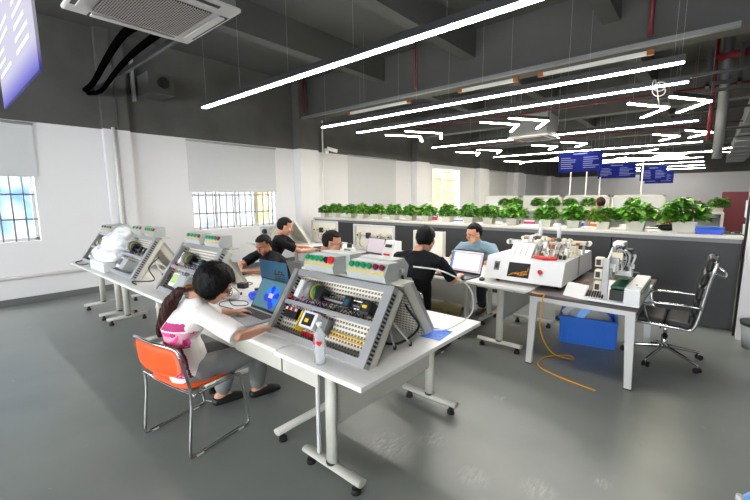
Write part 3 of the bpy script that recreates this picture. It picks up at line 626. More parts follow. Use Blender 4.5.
def rig_half(r, hx, Lp, kind, seed=0, back=False, bx=0):
    q = random.Random(seed); P_ = PM if not back else M.Translation((bx, .79, 0)) @ M.Rotation(PI, 4, 'Z') @ PM
    def B(): return MB(P_)
    B().box(-hx, hx, 0, Lp, -.10, -.092).build('backplate', 'perforated', r)
    for s in (-1, 1):
        B().box(s*(hx-.01), s*hx, 0, Lp, -.10, -.043 if s > 0 else -.0201).build('side_wall', 'beige', r)
        rl = B().box(s*(hx-(.062 if s > 0 else .04)), s*hx, 0, Lp, -.042 if s > 0 else -.02, .01).build('side_rail', 'alu', r)
        m_ = B()
        for i in range(18):
            v = .03+i*(Lp-.06)/18
            if s > 0: m_.box(hx+.0002, hx+.0012, v, v+.013, -.034, .0)
            else: m_.box(-hx+.0101, -hx+.0115, v, v+.013, -.075, -.045)
        m_.build('slot_strip', 'black', rl)
    for nm, a, b in (('bottom_rail', 0, .045), ('middle_rail', Lp*.47, Lp*.47+.03), ('top_rail', Lp-.04, Lp)):
        B().box(-hx+.056, hx-.056, a, b, -.02, .008, .003).build(nm, 'alu', r)
        if nm != 'middle_rail': B().box(-hx+.011, hx-.011, a if a == 0 else b-.008, .008 if a == 0 else b, -.10, -.021).build(nm.replace('rail', 'wall'), 'beige', r)
    if back: return
    lo, hi = .05, Lp*.47+.035
    # upper bay: motor drum, linear axis, end motor
    d = B().cyl((-hx+.19, hi+.11, -.05), (-hx+.26, hi+.10, -.05), .068, seg=24).build('motor_drum', 'duct', r)
    B().cyl((-hx+.262, hi+.10, -.05), (-hx+.268, hi+.10, -.05), .058, seg=24).build('drum_ring', 'yellow', d)
    B().cyl((-hx+.272, hi+.10, -.05), (-hx+.30, hi+.10, -.05), .05, seg=20).build('drum_face', 'pcb', d)
    B().box(-hx+.08, -hx+.13, hi+.03, hi+.16, -.09, -.02, .004).build('terminal_housing', 'label_white', r)
    B().cyl((-hx+.075, hi+.02, -.02), (-hx+.075, hi+.02, -.005), .012).build('stop_knob', 'red', r)
    B().box(-hx+.31, -hx+.37, hi+.04, hi+.13, -.08, -.0, .006).build('axis_motor', 'black', r)
    ax = B().box(-hx+.37, hx-.2, hi+.065, hi+.075, -.05, -.04).build('linear_axis', 'laptop_silver', r)
    B().cyl((-hx+.37, hi+.05, -.03), (hx-.2, hi+.05, -.03), .007).build('guide_rod', 'chrome', ax); B().cyl((-hx+.37, hi+.10, -.03), (hx-.2, hi+.10, -.03), .007).build('guide_rod', 'chrome', ax); B().cyl((-hx+.37, hi+.075, -.025), (hx-.2, hi+.075, -.025), .005).build('lead_screw', 'dark', ax)
    c = B().box(-hx+.58, -hx+.64, hi+.035, hi+.115, -.07, -.0, .006).build('axis_carriage', 'black', r); B().box(-hx+.595, -hx+.625, hi+.05, hi+.09, 0, .004).build('carriage_plate', 'laptop_blue', c)
    e_ = B().box(hx-.2, hx-.12, hi+.03, hi+.11, -.08, .0, .008).build('end_motor', 'black', r); B().cyl((hx-.16, hi+.07, 0), (hx-.16, hi+.07, .006), .028).build('motor_cap', 'dark', e_); B().box(hx-.18, hx-.145, hi+.06, hi+.078, .0062, .007).build('motor_label', 'yellow', e_)
    # lower bay
    if kind == 'near':
        mo = B().box(-hx+.09, -hx+.22, lo+.09, lo+.165, -.09, -.0, .004).build('relay_block', 'black', r)
        for i in range(8): B().box(-hx+.095+i*.0155, -hx+.106+i*.0155, lo+.14, lo+.16, 0, .012).build('terminal', ['red', 'label_white', 'dkred_btn'][i % 3], mo)
        B().box(-hx+.235, -hx+.245, lo+.03, lo+.17, -.09, -.02).build('ground_terminal', 'yellow', r)
        pl_ = B().box(-hx+.27, -hx+.41, lo+.06, lo+.17, -.09, -.01, .004).build('controller', 'label_white', r)
        B().box(-hx+.295, -hx+.385, lo+.075, lo+.155, -.0099, -.006).build('controller_screen', 'black', pl_); B().box(-hx+.315, -hx+.35, lo+.095, lo+.12, -.0058, -.005).build('display_readout', 'yellow', pl_)
        for i in range(5): B().box(-hx+.28+i*.026, -hx+.298+i*.026, lo+.01, lo+.04, -.08, -.06).build('connector', 'red', pl_)
        B().box(-hx+.30, -hx+.40, lo+.185, lo+.205, -.09, -.06).build('terminal_strip', 'dkred_btn', r)
        B().box(-hx+.43, -hx+.50, lo+.06, lo+.16, -.09, -.03, .004).build('module', 'duct', r)
        B().box(-hx+.44, hx-.08, lo+.095, lo+.103, -.091, -.08).build('din_rail', 'yellow', r); B().box(-hx+.44, hx-.08, lo+.07, lo+.078, -.091, -.085).build('din_rail', 'cord_yellow', r)
    else:
        h = B().box(-hx+.2, -hx+.34, lo+.03, lo+.17, -.09, .0, .005).build('display_module', 'label_white', r); B().box(-hx+.225, -hx+.315, lo+.065, lo+.15, 0, .002).build('display_panel', 'lcd_green' if kind == 'green' else 'laptop_dark', h)
        B().box(-hx+.37, -hx+.53, lo+.02, lo+.16, -.09, .02, .006).build('drive_module', 'grey_box', r); B().box(-hx+.08, -hx+.16, lo+.05, lo+.17, -.09, -.03, .004).build('terminal_block', 'keys', r)
        for i in range(4): B().box(-hx+.58+i*.05, -hx+.60+i*.05, lo+.03, lo+.17, -.091, -.07).build('cable_duct', 'alu', r)
    for i in range(20 if kind == 'near' else 7):
        x = -hx+.3+q.random()*(2*hx-.45); v = hi+.03; pts = [P_ @ V((x, v+.02, -.02)), P_ @ V((x+q.uniform(-.04, .04), v-.0, .01-.02)), P_ @ V((x+q.uniform(-.05, .05), v-.05+.02, -.05)), P_ @ V((x+q.uniform(-.08, .08), v+q.uniform(.0, .05), -.06))]
        MB().tube(pts, .0028, 5, 4).build('wire', 'black_cord', r)
    for i in range(22 if kind == 'near' else 5):
        x = -hx+.1+q.random()*.32; pts = [P_ @ V((x, lo+.15, -.03)), P_ @ V((x+.01, lo+.19, .0)), P_ @ V((x+q.uniform(-.03, .04), lo+.2, -.04)), P_ @ V((x+q.uniform(-.03, .06), hi+.05, -.06))]
        MB().tube(pts, .0022, 5, 4).build('wire', ['red', 'label_white', 'bloom_dark', 'dkred_btn', 'black_cord'][i % 5], r)
def rig(loc, hx, kind, label, b1, b2, seed=1, Lp=.5, bx=0, rh=None):
    rh = rh or hx
    r = empty('training_rig', loc, label=label, cat='training rig', group='A-frame training rigs')
    rig_half(r, hx, Lp, kind, seed); rig_half(r, rh, Lp, kind, seed+5, True, bx)
    MB().box(-hx, hx, .33+(Lp-.49)*.5, .46, .415+max(0, Lp-.5)*.83, .43+max(0, Lp-.5)*.83).build('top_plate', 'beige', r)
    dl = V((0, max(0, Lp-.5)*.56, max(0, Lp-.5)*.83)); buttonbox(r, -hx+.10, -hx+.40, b1, off=dl); buttonbox(r, .07, hx-.08, b2, off=dl)
    e = len(kids(r))
    for x0, x1 in (((-hx+.14, -hx+.44), (.06, hx-.11)) if rh == hx else ((-.19, .17),)):
        MB(M.Translation((bx+.06, .80, -.02)) @ M.Rotation(PI, 4, 'Z')).prism([(.27, .43), (.24, .52), (.29, .575), (.40, .575), (.40, .43)], -x1, -x0, 'x').build('rear_button_box', 'grey_box', r)
        MB().cyl((x1+bx+.06, .47, .48), (x1+bx+.085, .47, .48), .014).build('cable_gland', 'alu_light', r)
    for x in (-hx+.06, hx-.03):
        MB().cyl((x-.03, .22, .30), (x, .47, .012), .007, seg=8).build('prop_rod', 'alu_light', r); MB().cyl((x-.03, .22, .33), (x-.04, .36, .012), .007, seg=8).build('prop_rod', 'alu_light', r)
        MB().cyl((x, .47, .0), (x, .47, .025), .011, seg=8).cyl((x-.04, .36, .0), (x-.04, .36, .025), .011, seg=8).each('rod_tip', 'black', r)
    return r
G5 = ['g', 'g', 'g', 'g', 'black', 'big']; G6 = ['g', 'g', 'g', 'g', 'r', 'r']
rig((-1.81, 1.46, .75), .465, 'near', 'large A-frame training rig nearest the camera, behind the water bottle', G5, G6, 1, Lp=.49, bx=-.06)
rig((-3.82, 1.46, .75), .44, 'green', 'A-frame training rig with a green display, behind the woman\'s head', ['g', 'g', 'g', 'r'], ['g', 'g', 'g', 'g', 'r'], 2, Lp=.55, bx=-.24, rh=.22)
rig((-5.43, 1.46, .75), .46, 'grey', 'A-frame training rig right of the clear plastic bag', ['g', 'g', 'r'], ['g', 'g', 'g', 'g', 'r'], 3, Lp=.55, bx=-.24, rh=.22)
rig((-6.86, 1.46, .75), .31, 'grey', 'A-frame training rig at the far left, partly behind the plastic bag', ['g', 'r', 'r'], ['g', 'g', 'r'], 4)
# cables at the near rig
tagged(MB().tube([(-1.44, 1.93, 1.2), (-1.44, 1.95, 1.1), (-1.44, 1.98, .98), (-1.36, 2.0, .86), (-1.42, 1.86, .775), (-1.6, 1.82, .762)], .008, 8, 6), 'power_cable', 'black_cord', 'thick black cable looping inside the near rig on the table', 'cable')
tagged(MB().tube([(-1.44, 2.05, 1.24), (-1.30, 2.2, 1.2), (-1.22, 2.42, 1.06), (-1.24, 2.5, .86), (-1.32, 2.34, .77), (-1.4, 2.24, .765)], .005, 8, 6), 'signal_cable', 'white_cord', 'thin white cable arcing behind the near rig above the blue paper', 'cable')
tagged(MB().tube([(-3.55, 1.52, 1.0), (-3.4, 1.36, .9), (-3.36, 1.3, .6), (-3.3, 1.3, .25), (-3.25, 1.32, .01), (-3.0, 1.4, .008)], .005, 8, 6), 'signal_cable', 'white_cord', 'thin white cable hanging from the table beside the ponytail', 'cable')
tagged(MB().tube([(-4.9, 1.75, 1.0), (-4.82, 1.6, .9), (-4.75, 1.62, .765), (-4.9, 1.45, .76), (-4.7, 1.42, .76)], .007, 8, 6), 'power_cable', 'black_cord', 'black cable coiled on the table between the two left rigs', 'cable')
tagged(MB().tube([(-7.2, 1.5, .757), (-7.1, 1.38, .757), (-6.75, 1.36, .757), (-6.8, 1.46, .757), (-7.05, 1.5, .757)], .007, 8, 6), 'power_cable', 'black_cord', 'black cable loop at the far left end of the tables', 'cable')
# plastic bag
r = empty('plastic_bag', (-6.08, 1.62, .75), label='bulky clear white plastic bag over a box on the left table', cat='bag')
MB().box(-.32, .28, -.22, .2, 0, .13, .01).build('wrapped_box', 'machine_white', r)
b = MB().ell((0, 0, .2), (.33, .23, .16)).ell((.04, .04, .34), (.26, .2, .17)).ell((.16, .08, .44), (.19, .17, .12)).ell((-.2, -.08, .22), (.14, .14, .1))
o = b.organic('film', 'plastic_bag', r, .012, 6)
for v in o.data.vertices:
    p = v.co; v.co = p+V((noise.noise(p*9), noise.noise(p*9+V((5, 2, 1))), noise.noise(p*8+V((9, 9, 9)))))*.022+V((noise.noise(p*26), noise.noise(p*26+V((5, 2, 1))), 0))*.007
    if v.co.z < .004: v.co.z = .004
# water bottle
r = empty('water_bottle', (-1.62, 1.385, .75), label='clear plastic water bottle with white cap and red heart label', cat='bottle')
pr_ = [(.0, .028), (.006, .032), (.03, .033), (.04, .030), (.05, .033), (.07, .030), (.08, .033), (.10, .0325), (.165, .0325), (.185, .030), (.205, .018), (.215, .013), (.225, .013)]
MB().loft([((0, 0, z), q, q) for z, q in pr_], seg=24, round_=False).build('bottle_body', 'clear_plastic', r)
MB().cyl((0, 0, .222), (0, 0, .243), .016, seg=20).build('cap', 'label_white', r)
MB().loft([((0, 0, .1), .0332, .0332), ((0, 0, .162), .0332, .0332)], seg=24, round_=False, cap=False).build('label_wrap', 'clear_plastic', r)
hm = frame4((.024, -.0245, .132), (.72, .69, 0), (0, 0, 1), (.69, -.72, 0))
MB(hm).add([(0, -.018, 0), (.017, 0, 0), (.014, .012, 0), (.006, .014, 0), (0, .008, 0), (-.006, .014, 0), (-.014, .012, 0), (-.017, 0, 0)], [tuple(range(8))]).build('heart_mark', 'red', r)
MB(frame4((-.004, -.0345, .135), (1, 0, 0), (0, 0, 1), (0, -1, 0))).box(-.012, -.004, -.014, .01, 0, .0005).box(0, .006, -.014, .012, 0, .0005).build('label_print', 'pink', r)
# blue papers
r = empty('blue_sheet', (-1.36, 2.22, .7505), .1, label='bright blue sheet of paper near the back right table corner', cat='paper'); MB().box(-.075, .075, -.105, .105, 0, .0015).build('paper_sheet', 'blue_paper', r)
t2 = MB()
for i in range(9): t2.box(-.055, .05-.02*(i % 3), .08-.02*i, .086-.02*i, .0015, .0018)
t2.build('printed_text', 'bloom_dark', r)

# ------------------------------------------------------------------ laptops
def laptop(loc, rz, ang, m_body, m_lid, m_scr, label, W=.36, D=.25, extra=None):
    r = empty('laptop', loc, rz, label=label, cat='laptop')      # origin hinge centre, user towards -y
    b = MB().box(-W/2, W/2, -D, 0, 0, .016, .004).build('base', m_body, r)
    k = MB()
    for i in range(5):
        for j in range(14): k.box(-W/2+.03+j*(W-.06)/14, -W/2+.03+(j+.86)*(W-.06)/14, -.03-.022*i-.018, -.03-.022*i, .0161, .0178)
    k.build('keyboard', 'keys', b); MB().box(-.05, .05, -D+.015, -D+.08, .0161, .0166).build('touchpad', m_body, b)
    mm = M.Translation((0, .002, .014)) @ M.Rotation(R(90-ang), 4, 'X')
    li = MB(mm).box(-W/2, W/2, 0, .007, 0, D*.95, .002).build('lid', m_lid, r)
    MB(mm).box(-W/2+.004, W/2-.004, -.001, 0, .004, D*.94).build('bezel', 'black', li)
    MB(mm).box(-W/2+.012, W/2-.012, -.002, -.001, .02, D*.91).build('screen', m_scr, li)
    MB().cyl((-W/2+.03, .004, .012), (W/2-.03, .004, .012), .008, seg=8).build('hinge', 'black', r)
    if extra: extra(mm, li, W, D)
    return r
def bloom(mm, li, W, D):
    for i in range(7):
        a = R(-60+40*i); c = V((0.01+.045*math.cos(a), -.003, .12+.045*math.sin(a)))
        MB(mm).ell(c, (.060, .0012, .040), M.Rotation(a, 4, 'Y').inverted(), 14, 8).build('wallpaper_petal', 'bloom_blue' if i % 2 else 'bloom_dark', li)
    MB(mm).box(-.03, .03, -.0052, -.0045, .115, .155).build('login_box', 'screen_grey', li)
laptop((-2.71, 1.735, .75), -.04, 120, 'bag_grey', 'laptop_dark', 'screen_teal', 'dark grey open laptop with blue flower wallpaper in front of the woman', .46, .29, bloom)
def brush(mm, li, W, D):
    t = mm @ frame4((-.09, .0085, .13), (-1, 0, 0), (0, 0, 1), (0, 1, 0)); text('擔', .19, t, 'black', li, 'brush_character')
laptop((-3.20, 2.20, .75), PI+.03, 96, 'laptop_dark', 'laptop_blue', 'screen_grey', 'blue-lidded laptop with a black brushed character on its back', .44, .33, brush)
laptop((-4.28, 2.30, .75), PI+.5, 118, 'laptop_silver', 'laptop_silver', 'screen_grey', 'silver laptop seen from behind, beside the woman\'s face', .34, .23)
laptop((-3.28, 2.60, .75), PI-.1, 108, 'laptop_silver', 'duct', 'screen_grey', 'grey laptop lid behind the blue-lidded laptop', .40, .27)
def doc(mm, li, W, D):
    MB(mm).box(-W/2+.05, W/2-.05, -.0035, -.003, .05, D*.78).build('document_page', 'screen_white', li); MB(mm).box(-W/2+.014, -W/2+.045, -.0035, -.003, .05, D*.88).build('tool_panel', 'screen_blueish', li)
    MB(mm).box(-W/2+.014, W/2-.014, -.0035, -.003, D*.85, D*.9).build('menu_bar', 'screen_text', li)
laptop((-2.2, 4.2, .75), -.12, 108, 'laptop_dark', 'black', 'screen_grey', 'black-framed laptop showing a white document, beside the man in khaki trousers', .46, .30, doc)
laptop((-5.35, 4.92, .75), -.2, 108, 'laptop_dark', 'laptop_dark', 'screen_grey', 'dark laptop at the hands of the man in black by the window', .38, .27)
laptop((-4.1, 4.72, .75), -.15, 105, 'laptop_dark', 'black', 'screen_grey', 'dark laptop in front of the wide framed training station', .42, .28)
# desk bits
r = empty('computer_mouse', (-1.88, 4.02, .75), .4, label='black mouse right of the document laptop', cat='mouse'); MB().ell((0, 0, .012), (.032, .055, .022)).build('mouse_body', 'dark', r); MB().cyl((0, .03, .03), (0, .03, .036), .005).build('scroll_wheel', 'rubber', r)
r = empty('power_adapter', (-3.66, 2.1, .75), .3, label='black square power adapter left of the dark laptop', cat='adapter'); MB().box(-.05, .05, -.035, .035, 0, .055, .006).build('adapter_body', 'dark', r); MB().tube([(0, .03, .03), (.0, .12, .01), (-.05, .2, .006), (-.15, .22, .006)], .004).build('lead', 'black_cord', r)
r = empty('black_plug', (-3.42, 2.12, .75), -.4, label='small black plug with cable between adapter and blue laptop', cat='plug'); MB().box(-.03, .03, -.025, .025, 0, .03, .006).build('plug_body', 'black', r); MB().tube([(0, .02, .02), (.0, .08, .09), (.08, .16, .08), (.18, .2, .02)], .004).build('lead', 'black_cord', r)
b = MB().ell((0, 0, .035), (.08, .06, .045)).ell((.05, .02, .05), (.05, .04, .035)); o = b.organic('blue_pouch', 'blue_tray', None, .008, 3); o.location = (-3.15, 1.93, .75); tag(o, 'crumpled bright blue plastic pouch beside the dark laptop', 'bag')
for v in o.data.vertices: v.co += V((noise.noise(v.co*30), noise.noise(v.co*30+V((3, 3, 3))), 0))*.012; v.co.z = max(v.co.z, .001)
for i, (x, y, a, lb) in enumerate([(-3.3, 1.62, .3, 'white paper sheet under the woman\'s left hand'), (-3.5, 1.85, -.4, 'white paper sheet left of the blue pouch'), (-2.95, 2.12, .2, 'white paper sheet behind the dark laptop')]):
    r = empty('paper_sheet', (x, y, .7505+.0004*i), a, label=lb, cat='paper'); MB().box(-.105, .105, -.148, .148, 0, .001).build('sheet', 'label_white', r)
    if i < 2: MB().box(-.07, .07, .03, .10, .001, .0013).box(-.07, .05, -.1, .0, .001, .0013).build('printed_text', 'alu_light', r)
tagged(MB().tube([(-3.38, 1.85, .76), (-3.3, 1.75, .757), (-3.1, 1.68, .757), (-3.02, 1.76, .757), (-3.15, 1.82, .757), (-3.3, 1.7, .757), (-3.2, 1.6, .757), (-3.0, 1.62, .757)], .004, 6, 6), 'usb_cable', 'black_cord', 'thin black cable curled on the papers by the woman\'s hand', 'cable')
r = empty('pen', (-3.42, 1.72, .752), .6, label='dark striped roll lying at the woman\'s left elbow', cat='roll'); MB().cyl((-.18, 0, .03), (.18, 0, .03), .03, seg=14).build('roll_body', 'alu_light', r); MB().cyl((-.185, 0, .03), (-.18, 0, .03), .028).build('roll_end', 'dark', r)
r = empty('green_bottle', (-4.55, 3.95, 0), label='white bottle with green label in front of the boy', cat='bottle')
r.location = (-5.05, 4.8, .75); MB().cyl((0, 0, 0), (0, 0, .17), .035, seg=16).cyl((0, 0, .17), (0, 0, .21), .035, .014, seg=16).build('bottle_body', 'label_white', r); MB().cyl((0, 0, .05), (0, 0, .13), .0355, seg=16).build('green_label', 'green_btn', r); MB().cyl((0, 0, .21), (0, 0, .235), .016, seg=12).build('cap', 'label_white', r)
# framed training stations at the back
def station(loc, W, label, seed, rz=0):
    r = empty('framed_station', loc, rz, label=label, cat='training station'); H_ = .46; q = random.Random(seed)
    for x in (-W/2, W/2-.035): MB().box(x, x+.035, 0, .04, 0, H_).build('upright', 'alu_light', r)
    MB().box(-W/2+.035, W/2-.035, 0, .04, H_-.035, H_).build('top_beam', 'alu_light', r); MB().box(-W/2+.035, W/2-.035, 0, .04, .0, .03).build('bottom_beam', 'alu_light', r)
    MB().box(-W/2+.035, W/2-.035, .045, .055, .03, H_-.035).build('backplate', 'perforated', r)
    MB().box(-W/2, W/2, .04, .3, 0, .02).build('base_plate', 'alu_light', r)
    MB().box(-W/2+.06, W/2-.06, -.0, .03, .26, .275).build('linear_axis', 'alu', r)
    for i in range(4): x = -W/2+.12+i*(W-.22)/3; c_ = MB().box(x-.04, x+.04, -.02, .04, .22, .32, .006).build('actuator', ['cream', 'dark', 'cream', 'beige'][i % 4], r); MB().cyl((x+.01, -.02, .27), (x+.01, -.035, .27), .015).build('actuator_knob', 'black', c_)
    for i in range(5): x = -W/2+.1+q.random()*(W-.2); MB().tube([(x, .02, .24), (x+.02, -.01, .2), (x-.01, .01, .12), (x+.03, .03, .06)], .003, 5).build('wire', 'black_cord', r)
    return r
station((-4.36, 4.98, .75), .92, 'wide silver-framed training station with cream actuators, behind the dark laptop', 2)
station((-5.92, 5.25, .75), .78, 'narrower silver-framed training station left of the seated boy', 3)
r = empty('inverter_box', (-3.78, 4.78, .75), -.1, label='white instrument box with small display beside the dark laptop', cat='instrument')
MB().prism([(-.11, 0), (.1, 0), (.1, .24), (-.03, .24), (-.1, .08)], -.12, .12, 'x').build('housing', 'machine_white', r); MB(frame4((0, -.07, .165), (1, 0, 0), (0, .4, .917), (0, -.917, .4))).box(-.07, .07, -.02, .03, 0, .004).build('display', 'grey_dark_part', r); MB().box(-.06, .06, -.125, -.105, .02, .05, .004).build('red_strip', 'red', r)
r = empty('panel_stand', (-3.05, 4.95, .75), label='cream perforated panel stand left of the man in the blue shirt', cat='training station')
MB().box(-.4, .1, 0, .02, .0, .42).build('backplate', 'perforated', r); MB().box(-.42, -.4, -.02, .05, 0, .42).box(.1, .12, -.02, .05, 0, .42).each('upright', 'beige', r); MB().box(-.42, .12, .0, .2, 0, .015).build('base_plate', 'beige', r)
r = empty('button_block', (-4.62, 4.68, .75), label='white block with green buttons and black knob by the boy\'s face', cat='control box')
MB().box(-.09, .09, -.05, .05, 0, .08, .005).build('housing', 'label_white', r)
for i in range(4): MB().cyl((-.06+.04*i, -.05, .045), (-.06+.04*i, -.062, .045), .014, seg=12).build('push_button', 'green_btn', r)
MB().cyl((.0, 0, .08), (0, 0, .15), .045, seg=16).build('black_knob', 'black', r)
# triangular stand near the wall
r = empty('triangle_rig', (-6.5, 4.78, .75), -.25, label='cream triangular A-frame seen side-on by the wall, behind the man in black', cat='training rig')
for s in (-1, 1): MB().prism([(-.36, 0), (-.31, 0), (.0, .46), (.0, .50), (-.04, .50)], s*.0+.36*s-.015, s*.36+.015, 'x').build('front_leg', 'beige', r); MB().prism([(.36, 0), (.31, 0), (.0, .46), (.0, .50), (.04, .50)], s*.36-.015, s*.36+.015, 'x').build('rear_leg', 'beige', r)
MB(frame4((0, .34, .02), (1, 0, 0), (0, -.57, .82), (0, .82, .57))).box(-.34, .34, 0, .54, -.02, -.01).build('perforated_panel', 'perforated', r)
MB(frame4((0, -.34, .02), (1, 0, 0), (0, .57, .82), (0, -.82, .57))).box(-.34, .34, 0, .54, -.02, -.01).build('perforated_panel', 'perforated', r)
MB().box(-.34, .34, -.04, .04, .46, .5).build('top_plate', 'beige', r)
r = empty('motor_unit', (-6.95, 4.0, .0), label='grey machine with black knobs behind the man in black by the window', cat='machine'); r.location = (-7.0, 4.25+.0, .75)
r.location = (-7.1, 4.75, 0)
MB().box(-.2, .2, -.1, .15, .75, .80, .01).build('base_plate', 'alu_light', r); MB().box(-.17, .17, -.1, .12, .80, 1.08, .01).build('housing', 'grey_box', r); MB().cyl((.03, -.1, .98), (.03, -.16, .98), .05).cyl((.1, -.1, .86), (.1, -.15, .86), .04).each('knob', 'black', r); MB().box(-.15, -.04, -.115, -.1, .86, 1.05).build('front_panel', 'alu_light', r)

# ------------------------------------------------------------------ white machine with the row of fittings on top
r = empty('assembly_machine', (-1.045, 4.02, .79), label='large white sloping-front machine with red knob and cluttered top', cat='machine')
XW = -.815
MB().prism([(0, 0), (.10, .235), (1.22, .235), (1.3, 0)], XW, 0, 'x').build('housing', 'machine_white', r)
sl = frame4((0, 0, 0), (1, 0, 0), (0, .3916, .920), (0, -.920, .3916))
MB(sl).box(-.56, -.33, .045, .205, -.03, .0015).build('cable_window', 'black', r)
for i in range(6): MB(sl).tube([(-.54+.03*i, .06+.01*(i % 3), .003), (-.48+.02*i, .09+.01*(i % 2), .004), (-.42+.012*i, .07+.02*(i % 3), .004), (-.345, .09+.015*i, .003)], .004, 6).build('orange_cable', 'copper' if i % 2 else 'cord_yellow', r)
kb = MB(sl).cyl((-.22, .125, 0), (-.22, .125, .03), .022, seg=18).build('emergency_stop', 'red', r); MB(sl).cyl((-.22, .125, 0), (-.22, .125, .006), .03, seg=18).build('stop_ring', 'label_white', kb)
sw = MB(sl).box(-.72, -.66, .10, .20, 0, .006, .002).build('power_switch', 'duct', r); MB(sl).box(-.705, -.675, .12, .18, .006, .014).build('rocker', 'dark', sw)
MB().box(.0, .004, .62, .66, .02, .23).build('side_seam', 'alu', r)
for x in (-.7, -.08):
    for y in (.12, 1.15): MB().cyl((x, y, -.04), (x, y, 0), .022).build('rubber_foot', 'rubber', r)
# top fittings
cv = MB().box(-.74, -.10, .50, .56, .335, .385).build('conveyor', 'alu_light', r); MB().cyl((-.74, .50, .36), (-.74, .56, .36), .03).cyl((-.10, .50, .36), (-.10, .56, .36), .03).each('roller', 'label_white', cv); MB().box(-.72, -.3, .502, .558, .3855, .389).build('belt', 'pcb', cv)
cw = MB().box(-.28, .04, .84, .90, .335, .375).build('cross_conveyor', 'cream', r); MB().cyl((.04, .84, .355), (.04, .90, .355), .028).each('roller', 'label_white', cw)
for x in (-.66, -.42, -.18): MB().box(x-.015, x+.015, .515, .545, .235, .335).build('conveyor_post', 'alu', r)
MB().box(-.02, .0, .85, .89, .235, .335).build('conveyor_post', 'alu', r)
MB().prism([(.14, .237), (.17, .237), (.36, .375), (.30, .38)], -.60, -.36, 'x').build('sloped_cover', 'label_white', r)
for q in range(3): MB().prism([(.155+.0, .262), (.165, .262), (.32, .384), (.31, .385)], -.545+.06*q, -.541+.06*q, 'x').build('cover_rib', 'alu', r)
MB().box(-.60, -.36, .3, .42, .236, .30, .005).build('cover_base', 'label_white', r)
MB().loft([((-.30, .13, .262), .022, .02), ((-.2, .12, .258), .026, .022), ((-.10, .13, .262), .02, .018)], side=(0, 1, 0), seg=12).build('red_pliers', 'red', r)
q_ = random.Random(9)
for i in range(60):
    x = -.52+.50*q_.random(); y = .28+.5*q_.random(); s_ = q_.uniform(.014, .034); z = .235+q_.choice((0, .05, .10)) if x > -.34 else .39
    MB().box(x-s_, x+s_, y-s_*.6, y+s_*.6, z, z+q_.uniform(.03, .075), .003).build('fitting', ['label_white', 'cream', 'alu_light', 'cream', 'label_white', 'alu', 'copper', 'cream', 'black'][i % 9], r)
for i in range(10): x = -.56+.055*i; MB().cyl((x, .52, .415), (x, .45, .425), .02, seg=12).build('sensor', ['cream', 'cream', 'copper', 'dark'][i % 4], r)
for x, y, h in ((-.42, .62, .38), (-.2, .56, .36)):
    MB().cyl((x, y, .235), (x, y, .235+h), .022, seg=14).build('clear_tube', 'clear_plastic', r); MB().cyl((x, y, .235), (x, y, .235+h*.72), .017, seg=12).build('tube_stack', 'alu_light', r)
for i in range(7): x = -.36+.045*i; MB().tube([(x, .45, .34), (x+.02, .38, .385), (x+.03, .28, .36), (x+.03, .2, .25)], .0045, 5).build('hose', ['label_white', 'black_cord', 'alu', 'duct'][i % 4], r)
r = empty('side_control', (-1.98, 4.02, .75), label='small grey box on the table at the white machine\'s left', cat='box'); MB().box(-.0, .06, .35, .42, 0, .05, .004).build('housing', 'duct', r); MB().cyl((.03, .385, .05), (.03, .385, .06), .015).build('knob', 'black', r)
# open tester on the dark desk
r = empty('bench_tester', (-.37, 3.76, .75), label='open white bench tester with green rails and upright plate, on the dark desk', cat='machine')
MB().box(-.42, 0, 0, .98, .015, .035).build('base_plate', 'machine_white', r)
for x in (-.38, -.04):
    for y in (.05, .9): MB().cyl((x, y, 0), (x, y, .015), .015).build('rubber_foot', 'rubber', r)
MB().box(-.115, 0, -.005, .75, .035, .165, .006).build('side_housing', 'machine_white', r); MB().box(.001, .006, .05, .7, .12, .135).build('green_line', 'pcb', r); MB().cyl((-.02, .1, .165), (-.02, .1, .172), .014).cyl((-.05, .2, .165), (-.05, .2, .175), .01).each('screw_knob', 'alu', r)
MB().box(-.29, -.24, .03, .06, .035, .40, .003).build('upright_plate', 'alu', r)
MB().prism([(.06, .2), (.5, .2), (.6, .47), (.30, .47), (.06, .36)], -.275, -.262, 'x').build('gantry_plate', 'alu_light', r)
MB().box(-.262, -.12, .4, .5, .20, .25).build('gantry_beam', 'alu_light', r); MB().box(-.29, -.2, .42, .62, .47, .505, .005).build('top_head', 'label_white', r); MB().box(-.22, -.14, .5, .6, .36, .44, .005).build('camera_block', 'dark', r)
MB().box(-.235, -.13, .12, .68, .13, .15).build('green_rail', 'pcb', r); MB().box(-.23, -.13, .06, .3, .036, .125).build('dark_bay', 'black', r); MB().box(-.23, -.14, .35, .65, .18, .2).build('green_rail', 'pcb', r)
for i in range(3): MB().box(-.355, -.295, .05, .13, .10+.11*i, .18+.11*i, .004).build('relay_module', 'cream', r); MB().box(-.345, -.31, .045, .05, .115+.11*i, .165+.11*i).build('module_window', 'black', r)
for i in range(7): MB().cyl((-.40+.02*i, .02, .05), (-.39+.02*i, .05, .10), .009, seg=8).build('coil', 'black', r)
for i in range(12): a = q_.random()*.1; MB().tube([(-.27+a, .26+a, .42+.3*a), (-.24+a, .36+2*a, .47-a), (-.17+a*.6, .42+a, .38), (-.20+.5*a, .46+a, .24)], .006 if i % 3 else .010, 6).build('white_hose', 'label_white' if i % 4 else 'dark', r)
for i in range(18): yy = .12+.03*i; MB().box(-.262, -.262+.03+.02*(i % 4), yy, yy+.035, .22+.05*(i % 4), .30+.045*(i % 5), .003).build('valve_block', ['alu_light', 'label_white', 'alu', 'cream', 'duct'][i % 5], r)
for i in range(10): MB().box(-.25+.03*(i % 5), -.235+.03*(i % 5), .25+.06*(i//5)+.02*i, .28+.06*(i//5)+.02*i, .26, .30+.01*(i % 3)).build('fitting', ['alu', 'label_white', 'cream', 'black'][i % 4], r)
